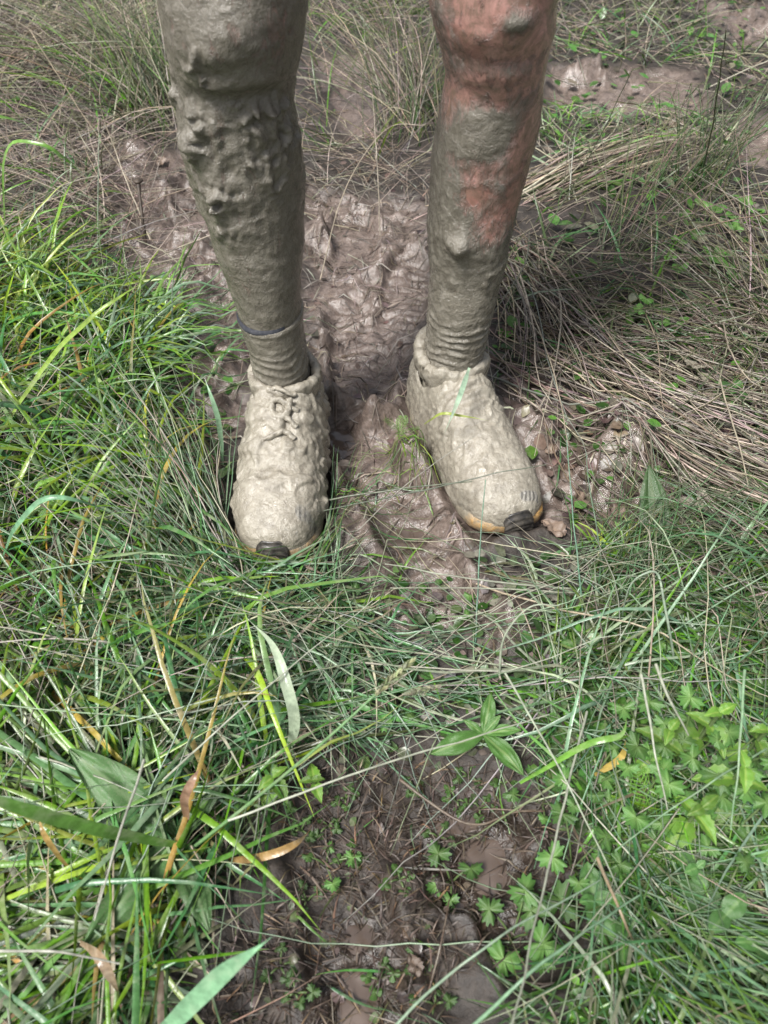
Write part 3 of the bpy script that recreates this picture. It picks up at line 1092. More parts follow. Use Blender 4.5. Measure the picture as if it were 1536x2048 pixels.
def blades(base, az, lean0, droop, length, width, c0, c1, nseg=7, curl=None, tube=False, lift=None, fold=0.0, keep=False, bare_drop=.86):
    n = len(az)
    t = np.linspace(0, 1, nseg + 1)
    curl = rng.normal(size=n) * 0.25 if curl is None else curl
    le = lean0[:, None] + droop[:, None] * t[None] ** 1.4
    a = az[:, None] + curl[:, None] * t[None] + 0.10 * rng.normal(size=(n, nseg + 1)).cumsum(1) * 0.5
    d = np.stack([np.sin(le) * np.cos(a), np.sin(le) * np.sin(a), np.cos(le)], -1)
    st = d * (length / nseg)[:, None, None]
    st[:, 0] = 0
    P = base[:, None, :] + np.cumsum(st, 1)
    lift = np.abs(rng.normal(size=n)) * 0.006 + 0.0012 if lift is None else lift
    gh = samp(HR, P[..., 0], P[..., 1])
    hm = samp(HMAX, P[..., 0], P[..., 1]) * (1 if not keep else 9)
    P[..., 2] = gh + np.where(P[..., 2] > gh, hm * (1 - np.exp(-(P[..., 2] - gh) / hm)), P[..., 2] - gh)
    P[..., 2] = np.maximum(P[..., 2], gh + lift[:, None] * np.minimum(1, t * 4)[None] + 0.0003)
    if not keep:
        bad = inside_person(P).any(1)
        near = (np.linalg.norm(P - np.array([0, 0, CAM_H]), axis=2) < 0.30).any(1)
        bs = samp(np.clip(BR + PR, 0, 1), P[..., 0], P[..., 1])
        far_ = P[:, 0, 1] > 2.7
        over = ((bs > .5).mean(1) > .28) & (rng.uniform(size=n) < bare_drop) & ~far_
        ok = ~(bad | near | over)
        P, a, width, c0, c1, le = P[ok], a[ok], width[ok], c0[ok], c1[ok], le[ok]
        n = len(P)
    if n == 0:
        return None
    T = np.gradient(P, axis=1)
    T /= np.linalg.norm(T, axis=2)[..., None] + 1e-9
    S = np.stack([-np.sin(a), np.cos(a), 0 * a], -1)
    S -= (S * T).sum(-1)[..., None] * T
    S /= np.linalg.norm(S, axis=2)[..., None] + 1e-9
    U = np.cross(S, T)
    C = c0[:, None] * (1 - t[None, :, None]) + c1[:, None] * t[None, :, None]
    if tube:
        wv = (width[:, None] * 0.5) * (1 - 0.75 * t[None] ** 2.0)
        k = 3
        ph0 = rng.uniform(0, 6.28, n)[:, None]
        rows = [P + wv[..., None] * (S * np.cos(ph0 + q * 2 * math.pi / 3)[..., None] + U * np.sin(ph0 + q * 2 * math.pi / 3)[..., None]) for q in range(3)]
        V = np.stack(rows, 2)
    else:
        tw = (rng.normal(size=n) * 0.5)[:, None] + (rng.normal(size=n) * 0.9)[:, None] * t[None]
        S2 = S * np.cos(tw)[..., None] + U * np.sin(tw)[..., None]
        U2 = -S * np.sin(tw)[..., None] + U * np.cos(tw)[..., None]
        wv = width[:, None] * 0.62 * (1 - t[None] ** 2.6 * 0.97) * (0.62 + 0.38 * np.minimum(1, t * 4)[None])
        k = 3
        V = np.stack([P - S2 * wv[..., None] + U2 * (wv * 0.35)[..., None], P, P + S2 * wv[..., None] + U2 * (wv * 0.35)[..., None]], 2)
    m = nseg + 1
    V = V.reshape(-1, 3)
    C = np.repeat(C[:, :, None, :], 3, 2).reshape(-1, 3)
    F1 = grid_faces(m, 3, tube)
    F = (np.arange(n)[:, None, None] * (m * 3) + F1[None]).reshape(-1, 4)
    return V, F, C


def join(parts):
    parts = [p for p in parts if p is not None]
    off, V, F, C = 0, [], [], []
    for v, f, c in parts:
        V.append(v); F.append(f + off); C.append(c); off += len(v)
    return np.concatenate(V), np.concatenate(F), np.concatenate(C)


def scatter(poly, n, ground=False):
    Pg = np.array(poly if ground else gp(poly))
    lo, hi = Pg.min(0), Pg.max(0)
    out = []
    tot = 0
    while tot < n:
        q = rng.uniform(lo, hi, size=(n * 2, 2))
        q = q[in_poly(q[:, 0], q[:, 1], Pg)]
        out.append(q); tot += len(q)
    q = np.concatenate(out)[:n]
    return np.concatenate([q, samp(HR, q[:, 0], q[:, 1])[:, None] - 0.002], 1)


def heading(u, v, u2, v2):
    a, b = at(u, v), at(u2, v2)
    return math.atan2(b[1] - a[1], b[0] - a[0])


def U_(a, b, n):
    return rng.uniform(a, b, n)


def pop(poly, n, ln, wd, lean, droop, cols, wts, bare_drop=.86, az=None, spread=math.pi, nseg=7, tube=False, ground=False, tipmix=0.5, thin=None, clump=0.0):
    b = scatter(poly, n, ground)
    if clump:
        m = perlin(np.stack([b[:, 0] * 9, b[:, 1] * 9, b[:, 0] * 0 + 2.2], -1))
        b = b[rng.uniform(size=n) < np.clip(0.5 + clump * m, 0.03, 1)]
    if not ground:
        b = b[rng.uniform(size=len(b)) > (.5 if nseg > 5 else .75) * samp(HERB, b[:, 0], b[:, 1])]
    if thin is not None:
        b = b[rng.uniform(size=len(b)) > thin * samp(np.clip(BR + PR, 0, 1), b[:, 0], b[:, 1])]
    n = len(b)
    a = U_(-math.pi, math.pi, n) if az is None else az + spread * rng.normal(size=n)
    if not tube:        # blades of one small clump share a tendency
        a = a + 1.1 * perlin(np.stack([b[:, 0] * 7, b[:, 1] * 7, b[:, 0] * 0], -1)) * 2
    c = palette(n, cols, wts)
    tip = c * (1 - tipmix) + tipmix * palette(n, [c_ for c_ in cols], wts)
    L = ln[0] + (ln[1] - ln[0]) * rng.beta(1.6, 2.2, n)
    return blades(b, a, U_(lean[0], lean[1], n), U_(droop[0], droop[1], n), L, U_(wd[0], wd[1], n), c, tip, nseg, tube=tube, bare_drop=0 if nseg <= 3 else bare_drop)


FIELD = [(-1.9, -0.45), (1.9, -0.45), (1.9, 3.4), (-1.9, 3.4)]
LEFTG = [(-300, 480), (110, 520), (260, 590), (420, 670), (475, 770), (455, 900), (465, 1080), (560, 1130), (640, 1170), (650, 1300), (610, 1500),
         (560, 1600), (430, 1850), (380, 2048), (300, 2250), (-400, 2250)]
TOPL = [(-700, -150), (340, -150), (350, 240), (240, 330), (-700, 360)]
TOPM = [(590, -150), (870, -150), (875, 300), (760, 330), (620, 330)]
TOPR = [(1090, -150), (2100, -150), (2100, 700), (1540, 720), (1250, 700), (1050, 560), (1080, 260)]
RMID = [(1000, 480), (1250, 620), (2000, 640), (2000, 1130), (1540, 1130), (1200, 1100), (1080, 1000), (990, 740)]
RLOW = [(1080, 1300), (1500, 1120), (1900, 1120), (2000, 2250), (1050, 2250), (1130, 1950), (1190, 1780), (1060, 1540)]
CLOW = [(700, 1160), (1050, 1130), (1500, 1120), (1300, 1330), (1070, 1480), (880, 1480), (640, 1560), (640, 1350)]
BOTM = [(560, 1540), (900, 1480), (1080, 1530), (1200, 1760), (1080, 1880), (900, 1950), (860, 2200), (300, 2200), (440, 1920), (580, 1760)]
CENT = [(600, 330), (860, 330), (860, 860), (960, 1060), (1000, 1260), (760, 1260), (650, 960), (500, 760), (260, 500), (240, 330)]

litter = join([
    pop(FIELD, 7500, (.015, .075), (.0008, .0018), (1.38, 1.56), (0, .15), [SB, GR, ST, (.06, .045, .035)], [5, 3, 2.2, 3], nseg=3, ground=True, thin=.55),
    pop(CENT, 1900, (.012, .07), (.0008, .0020), (1.4, 1.56), (0, .1), [SB, GR, (.06, .045, .035)], [4, 3, 3], nseg=3),
    pop(BOTM, 1900, (.006, .04), (.0007, .0016), (1.4, 1.56), (0, .1), [(.10, .075, .055), (.05, .035, .025), (.03, .022, .016), (.2, .13, .07)], [4, 5, 4, 1], nseg=3),
    pop(RMID, 1300, (.02, .10), (.0010, .0028), (1.35, 1.55), (0, .15), [SB, GR, ST], [4, 4, 3], nseg=4),
    pop(TOPL, 1600, (.04, .16), (.0012, .0025), (1.3, 1.55), (0, .2), [SB, GR, ST], [4, 3, 4], nseg=4),
])
tag(link('straw_litter', new_mesh('straw_litter', litter[0], litter[1], M_STRAW, litter[2])), 'scraps of dead brown grass trodden into the mud', kind='stuff')

gl = [
    # left: under layer, then long arching blades
    pop(LEFTG, 4000, (.04, .13), (.002, .0042), (.3, 1.3), (.2, 1.2), [GD, GB, OL, SB, GT], [5.5, 2.6, 1.6, 2.2, 2], nseg=5, thin=.8),
    pop(LEFTG, 2500, (.12, .30), (.0026, .0056), (.3, 1.1), (.6, 1.6), [GB, GY, GT, GP, PT, OR], [5, 2.6, 4.5, 1.3, 1.5, .8], nseg=8, thin=.9, clump=.9),
    pop([(-300, 500), (100, 520), (300, 610), (420, 720), (330, 860), (-300, 900)], 700, (.10, .25), (.0025, .005), (.3, 1.0), (.6, 1.5), [GB, GY, GT], [4, 4, 1], az=0.0, spread=1.0, nseg=8, clump=.7),
    pop([(-300, 1500), (330, 1560), (440, 1850), (400, 2100), (-300, 2200)], 1300, (.10, .30), (.0026, .0056), (.9, 1.4), (.1, .7), [GB, GT, GP, GY, OR, SB], [3, 4, 2.4, 1, .9, 1.5], az=3.1, spread=.55, nseg=7),
    pop([(300, 1150), (740, 1180), (740, 1320), (600, 1560), (240, 1450)], 900, (.08, .24), (.0016, .0032), (.6, 1.35), (.2, .9), [GT, PT, GD, OL, ST], [4, 2.5, 3, 2, 1.5], nseg=7),
    pop([(-300, 340), (200, 340), (280, 520), (200, 600), (-300, 540)], 420, (.06, .2), (.002, .004), (.3, 1.2), (.4, 1.2), [GB, GD, OL, GT], [3, 3, 3, 2], nseg=6, clump=1.2),
    pop(TOPL, 1900, (.12, .35), (.0022, .0042), (.3, 1.2), (.3, 1.2), [GB, GD, GT, OL, GY], [4, 3, 2, 2, 1], nseg=6, clump=1.2),
    pop(TOPM, 1300, (.10, .30), (.0022, .004), (.3, 1.2), (.3, 1.2), [GB, GY, GD, OL], [4, 2, 3, 2], nseg=6, thin=.7, clump=1.0),
    pop(TOPR, 4200, (.08, .24), (.002, .0038), (.4, 1.3), (.3, 1.2), [GB, GT, GP, OL, GD], [3, 3, 2, 3, 2.5], nseg=6, thin=.9, clump=1.3),
    pop(RMID, 1100, (.06, .18), (.0016, .003), (.7, 1.4), (.2, .8), [GT, OL, GD, GP], [2, 3, 3, 1], nseg=6, clump=1.2, thin=.6),
    pop(RLOW, 2600, (.05, .18), (.0016, .003), (.4, 1.3), (.3, 1.1), [GB, GD, GT, OL, SB], [3, 4, 3, 2, 1.5], nseg=6, thin=.8),
    pop(RLOW, 600, (.16, .34), (.0018, .0034), (.3, 1.1), (.5, 1.4), [GB, GT, GP, PT], [3, 4, 3, 3], nseg=8, thin=.8, clump=.6),
    pop(CLOW, 330, (.04, .13), (.0018, .0038), (.4, 1.35), (.3, 1.1), [GT, OL, GB, GD, SB, GP], [3, 3, 2, 3, 2, 2], nseg=6, thin=.97, bare_drop=1),
    pop(BOTM, 420, (.02, .09), (.0012, .0022), (.4, 1.4), (.2, 1.1), [OL, GT, GB, SB], [3, 2, 1.5, 2], nseg=5, clump=1.2),
    pop([(560, 1080), (720, 960), (960, 980), (900, 1130), (740, 1180), (560, 1150)], 230, (.03, .12), (.0013, .0024), (.5, 1.35), (.2, 1.0), [GB, OL, GT, GD], [2, 3, 2, 2], nseg=6, clump=.9),
    pop(FIELD, 9000, (.06, .26), (.0022, .004), (.3, 1.25), (.3, 1.2), [GB, GD, GT, OL, ST], [4, 3, 3, 2, 2], nseg=5, ground=True, thin=1.0, clump=.9) if False else None,
]
gl = join(gl)
tag(link('grass', new_mesh('grass', gl[0], gl[1], M_GRASS, gl[2])), 'wet green meadow grass growing round the muddy track', kind='stuff')

# the meadow beyond the edges of the picture
def ring(n, seed=0):
    q = np.stack([rng.uniform(-2.1, 2.1, n), rng.uniform(-0.5, 5.0, n)], -1)
    r = np.stack([(q[:, 0]) / 1.0, q[:, 1]], -1)
    dep = q[:, 1] * math.cos(PITCH) + CAM_H * math.sin(PITCH)
    uu = 768 + FPX * q[:, 0] / dep
    up = q[:, 1] * math.sin(PITCH) - CAM_H * math.cos(PITCH)
    vv = 1024 - FPX * up / dep
    keep = (uu < -200) | (uu > 1740) | (vv < -60) | (vv > 2150)
    q = q[keep]
    return np.concatenate([q, samp(HR, q[:, 0], q[:, 1])[:, None] - 0.002], 1)


b = ring(9000)
n = len(b)
c = palette(n, [GB, GD, GT, OL, ST], [4, 3, 3, 2, 2.5])
mo = blades(b, U_(-3.1, 3.1, n), U_(.3, 1.2, n), U_(.3, 1.2, n), U_(.08, .3, n), U_(.0022, .0042, n), c, c, 5)
tag(link('meadow_grass', new_mesh('meadow_grass', mo[0], mo[1], M_GRASS, mo[2])), 'rough green and straw meadow grass beyond the trodden patch', kind='stuff')

sl = join([
    pop(TOPL, 2700, (.15, .5), (.0016, .0034), (.5, 1.45), (.2, 1.0), [ST, SB, GR, OL], [4, 3, 2, 1.5], nseg=8, tube=True),
    pop([(0, 250), (330, 230), (380, 420), (300, 560), (60, 420)], 420, (.1, .4), (.0011, .0022), (1.0, 1.5), (.1, .5), [ST, SB, GR], [3, 4, 3], nseg=7, tube=True),
    pop([(-300, 340), (240, 320), (300, 480), (240, 600), (-300, 540)], 420, (.1, .36), (.0014, .003), (.9, 1.5), (.1, .5), [ST, SB, GR], [4, 4, 3], nseg=7, tube=True, bare_drop=.3),
    pop(TOPM, 700, (.12, .4), (.0015, .003), (.6, 1.45), (.1, .8), [ST, SB, GR], [3, 3, 2], nseg=7, tube=True),
    pop([(590, 300), (860, 300), (860, 470), (720, 520), (610, 420)], 150, (.1, .4), (.0011, .002), (1.0, 1.5), (.1, .5), [ST, SB, GR], [3, 4, 3], nseg=7, tube=True),
    pop(TOPR, 2600, (.1, .42), (.0015, .0034), (.8, 1.5), (.1, .7), [ST, SB, GR, OL], [4, 4, 2, 2], nseg=7, tube=True, thin=.85),
    pop(RMID, 450, (.12, .45), (.0014, .0030), (1.1, 1.52), (.05, .4), [ST, GR, SB, OL], [4, 3, 3, 1.5], az=-.7, spread=1.1, nseg=7, tube=True),
    pop(CLOW, 140, (.10, .36), (.001, .002), (.6, 1.4), (.1, .7), [PT, GP, ST, SB], [3, 3, 3, 2], nseg=8, tube=True, thin=.85),
    pop(RLOW, 420, (.10, .4), (.001, .0022), (.4, 1.3), (.1, .9), [PT, GP, ST, GT], [3, 3, 2, 3], nseg=8, tube=True, thin=.6),
    pop(LEFTG, 620, (.1, .36), (.001, .0022), (.7, 1.45), (.1, .7), [ST, GP, SB, PT], [3, 3, 2.5, 2], nseg=7, tube=True, thin=.7),
    pop(LEFTG, 1300, (.05, .2), (.001, .002), (1.2, 1.52), (.0, .3), [SB, (.22, .13, .075), ST, GR], [4, 2, 2, 2], nseg=4, thin=.8),
])
tag(link('dry_stalks', new_mesh('dry_stalks', sl[0], sl[1], M_STRAW, sl[2])), 'fallen straw coloured stalks tangled over the ground', kind='stuff')


ps = join([
    pop([(330, 1200), (1560, 1150), (1560, 2000), (1000, 1900), (850, 1560), (500, 1600), (250, 1500)], 115, (.2, .46), (.0016, .0026), (.9, 1.35), (.0, .45),
        [(.42, .43, .34), (.30, .40, .28), (.48, .44, .33), (.2, .33, .2)], [4, 3, 2, 2], nseg=10, tube=True, bare_drop=.6),
    pop([(-100, 1200), (500, 1250), (560, 1560), (380, 2050), (-100, 2050)], 60, (.2, .42), (.0016, .0026), (.9, 1.35), (.0, .45),
        [(.42, .43, .34), (.30, .40, .28), (.48, .44, .33)], [4, 3, 2], nseg=10, tube=True),
])
tag(link('pale_stalks', new_mesh('pale_stalks', ps[0], ps[1], M_GRASS, ps[2])), 'thin pale stalks criss crossing over the foreground', kind='stuff')


def tuft(name, label, cat, u, v, u2, v2, n, ln, wd, lean, droop, cols, wts, spread=.4, rad=.03, tube=True, group=None, nseg=9):
    c = at(u, v)
    c[2] = samp(HR, c[0], c[1])
    a = heading(u, v, u2, v2)
    off = rng.normal(size=(n, 2)) * rad
    b = np.stack([c[0] + off[:, 0], c[1] + off[:, 1], 0 * off[:, 0]], -1)
    b[:, 2] = samp(HR, b[:, 0], b[:, 1]) - 0.002
    az = a + spread * rng.normal(size=n)
    cc = palette(n, cols, wts)
    L = U_(ln[0], ln[1], n)
    m = blades(b, az, U_(lean[0], lean[1], n), U_(droop[0], droop[1], n), L, U_(wd[0], wd[1], n), cc, cc * .8 + .2 * np.array(ST), nseg, tube=tube, bare_drop=0)
    e = empty(name, c, label, cat, group)
    V = m[0] - c
    o = link('blades', new_mesh('blades', V, m[1], M_GRASS if tube is False or cols[0] in (GT, GB, PT, GD, OL) else M_STRAW, m[2]), e)
    o['kind'] = 'stuff'
    return e


TUF = 'rush and grass tussocks'
tuft('rush_clump', 'blue green rush clump fanning out left of the left-hand shoe toe', 'rush', 500, 1195, 330, 880, 150, (.22, .40), (.0013, .0022), (.85, 1.3), (.1, .4), [GT, PT, GP, ST], [4, 3, 3, 1.5], .30, .022, group=TUF)
tuft('rush_clump', 'dark green rush clump between the legs at the top', 'rush', 835, 265, 700, -60, 170, (.3, .6), (.0018, .003), (.4, 1.15), (.2, .7), [OL, GD, ST, SB], [4, 3, 2, 2], .5, .05, group=TUF)
tuft('rush_clump', 'tall olive rush clump left of the knee at the top', 'rush', 335, 240, 150, 20, 210, (.35, .7), (.002, .0034), (.35, 1.15), (.2, .7), [OL, GD, GB, ST], [4, 3, 2, 2], .45, .07, group=TUF)
tuft('straw_tussock', 'bleached straw tussock in the top left corner', 'dry grass', 90, 120, 20, 240, 200, (.3, .6), (.0016, .0028), (.7, 1.4), (.1, .6), [ST, SB, GR], [4, 3, 2], 1.2, .10, group=TUF)
tuft('rush_clump', 'dark teal rush clump right of the bare mud below the turned shoe', 'rush', 1225, 1190, 1400, 1020, 85, (.14, .30), (.0013, .0024), (.5, 1.25), (.2, .7), [GD, GT, GT, OL], [4, 3, 2, 2], .55, .025, group=TUF)
tuft('rush_clump', 'brownish rush clump at the right edge level with the ankles', 'rush', 1560, 680, 1400, 600, 150, (.2, .45), (.0014, .0026), (.7, 1.35), (.1, .5), [OL, SB, GD, ST], [3, 3, 3, 2], .9, .06, group=TUF)
tuft('straw_sheaf', 'flattened sheaf of long straw lying behind the pink shin', 'dry grass', 1050, 395, 1330, 310, 75, (.35, .55), (.0020, .0036), (1.30, 1.48), (.02, .12), [ST, OL, SB], [4, 2, 3], .11, .03, group=TUF)
tuft('straw_sheaf', 'sheaf of grey straw falling from the right shin toward the shoe', 'dry grass', 1015, 500, 1200, 860, 80, (.30, .6), (.0018, .0036), (1.2, 1.5), (.02, .2), [ST, GR, SB], [4, 3, 3], .22, .05, group=TUF)
tuft('straw_sheaf', 'broad swathe of combed straw running down to the right edge', 'dry grass', 1110, 740, 1520, 985, 95, (.30, .6), (.0018, .0038), (1.25, 1.5), (.02, .15), [ST, GR, SB, OL], [4, 3, 3, 1], .18, .07, group=TUF)
tuft('straw_sheaf', 'combed straw at the right edge below the ankle level', 'dry grass', 1300, 880, 1600, 1080, 70, (.25, .5), (.0018, .0036), (1.2, 1.5), (.02, .2), [GR, SB, ST], [4, 4, 2], .28, .07, group=TUF)
tuft('rush_clump', 'upright dark green rush stems at the right above the clover', 'rush', 1390, 400, 1440, 200, 34, (.35, .6), (.002, .003), (.15, .55), (.05, .4), [GD, OL, GT], [4, 3, 1], .7, .03, group=TUF)
tuft('rush_clump', 'slanting dark rush stems leaning to the top right corner', 'rush', 1240, 520, 1500, 230, 40, (.35, .65), (.0018, .0028), (.7, 1.1), (.05, .3), [GD, OL, SB], [3, 3, 2], .25, .04, group=TUF)
tuft('rush_clump', 'bright blue green rush clump filling the bottom right corner', 'rush', 1300, 1830, 1560, 2080, 180, (.14, .32), (.0014, .0026), (.6, 1.3), (.1, .5), [GT, PT, GB, GP], [4, 3, 3, 2], .55, .035, group=TUF)
tuft('grass_clump', 'broad bladed bright grass clump lying to the left edge near the bottom', 'grass', 360, 1700, -60, 1640, 80, (.18, .38), (.003, .006), (.9, 1.3), (.1, .5), [GB, GT, PT, GY], [4, 3, 2, 1], .40, .02, tube=False, group=TUF)
tuft('rush_clump', 'dark grass clump leaning in from the right edge under the straw', 'rush', 1580, 1160, 1400, 1190, 110, (.14, .30), (.0013, .0024), (.6, 1.3), (.1, .5), [GD, GT, OL, GP], [4, 3, 2, 1], .5, .05, group=TUF)
tuft('grass_clump', 'fresh yellow green grass clump at the left edge under the mud', 'grass', 30, 640, 160, 520, 80, (.12, .26), (.003, .0055), (.2, .9), (.4, 1.2), [GY, GB, GB], [3, 4, 2], 1.0, .05, tube=False, group=TUF)
tuft('grass_clump', 'lush green grass clump arching over beside the left-hand ankle', 'grass', 270, 740, 400, 700, 100, (.12, .28), (.0026, .0046), (.4, 1.1), (.5, 1.3), [GT, GB, PT], [4, 3, 2], 1.0, .05, tube=False, group=TUF)
tuft('grass_clump', 'small green grass tuft on the mud between the shoes', 'grass', 825, 950, 800, 900, 50, (.03, .09), (.001, .0018), (.3, 1.3), (.1, .7), [GB, OL, GY], [3, 3, 2], 2.0, .016, group=TUF)
tuft('grass_clump', 'thin green tuft touching the inner side of the straight shoe', 'grass', 680, 1015, 730, 960, 34, (.05, .14), (.001, .0018), (.5, 1.3), (.1, .7), [OL, GT, GB], [3, 3, 2], 1.2, .02, group=TUF)
tuft('grass_clump', 'short bright blades sprouting below the turned shoe toe', 'grass', 1215, 1130, 1200, 1060, 26, (.04, .09), (.002, .0034), (.2, .9), (.1, .6), [GB, GY], [3, 2], 1.2, .014, tube=False, group=TUF)
tuft('grass_clump', 'green grass clump right of the pink knee below the far boot print', 'grass', 1180, 262, 1220, 225, 90, (.05, .13), (.002, .0036), (.4, 1.2), (.3, 1.0), [GB, GT, GP], [4, 3, 2], 1.6, .08, tube=False, group=TUF)
tuft('grass_clump', 'pale grass clump crossing the track in the middle foreground', 'grass', 960, 1330, 800, 1340, 30, (.14, .34), (.001, .002), (.8, 1.35), (.05, .4), [PT, GP, GT, ST], [3, 3, 2, 2], .9, .05, group=TUF)
tuft('grass_clump', 'grey green grass clump at the foot of the straight shoe toe', 'grass', 590, 1170, 560, 1120, 60, (.05, .15), (.0014, .0026), (.5, 1.35), (.2, .8), [GT, OL, GP], [3, 2, 2], 2.0, .035, tube=False, group=TUF)


# ------------------------------------------------------------------ single stalks and blades that stand out
def catmull(pts, n):
    pts = np.asarray(pts, float)
    if len(pts) == 2:
        q = np.linspace(0, 1, n)[:, None]
        return pts[0] * (1 - q) + pts[1] * q
    P = np.concatenate([[2 * pts[0] - pts[1]], pts, [2 * pts[-1] - pts[-2]]])
    out = []
    for q in np.linspace(0, len(pts) - 1, n):
        i = min(int(q), len(pts) - 2)
        t = q - i
        a, b_, c_, d_ = P[i], P[i + 1], P[i + 2], P[i + 3]
        out.append(0.5 * ((2 * b_) + (-a + c_) * t + (2 * a - 5 * b_ + 4 * c_ - d_) * t * t + (-a + 3 * b_ - 3 * c_ + d_) * t ** 3))
    return np.array(out)


def strip(path, wid, fold=0.25, up=(0, -0.55, 0.83), taper0=0.5, taper1=0.02):
    n = len(path)
    T = np.gradient(path, axis=0); T /= np.linalg.norm(T, axis=1)[:, None]
    S = np.cross(T, np.array(up)); S /= np.linalg.norm(S, axis=1)[:, None] + 1e-9
    Uv = np.cross(S, T)
    t = np.linspace(0, 1, n)
    w_ = wid / 2 * (taper0 + (1 - taper0) * sstep(0, .3, t)) * (1 - (1 - taper1) * sstep(.45, 1.0, t) ** 1.3)
    cols = []
    for q in (-1, -.5, 0, .5, 1):
        cols.append(path + S * (w_ * q)[:, None] + Uv * (w_ * fold * abs(q))[:, None])
    V = np.stack(cols, 1).reshape(-1, 3)
    return V, grid_faces(n, 5)


def stalk(name, label, cat, pts, wid, col, blade=False, n=26, group='long stalks and blades'):
    p = np.array([at(u, v, z) for u, v, z in pts])
    path = catmull(p, n)
    path += 0.0015 * np.stack([perlin(path * 25), perlin(path * 25 + 5), perlin(path * 25 + 9)], -1)
    g_ = samp(HR, path[:, 0], path[:, 1])
    path[:, 2] = np.maximum(path[:, 2], g_ + wid * .4)
    org = path[0].copy()
    path = path - org
    if blade:
        V, F = strip(path, wid)
        kk = 5
    else:
        V, F = tube_path(path, wid / 2 * np.linspace(1, .45, n), 6)
        kk = 6
    c = np.array(col)[None] * (1 + .12 * rng.normal(size=(n, 1)))
    c = np.repeat(c, kk, 0)
    o = link(name, new_mesh(name, V, F, M_GRASS, np.clip(c, .01, .8)), loc=org)
    return tag(o, label, cat, group)


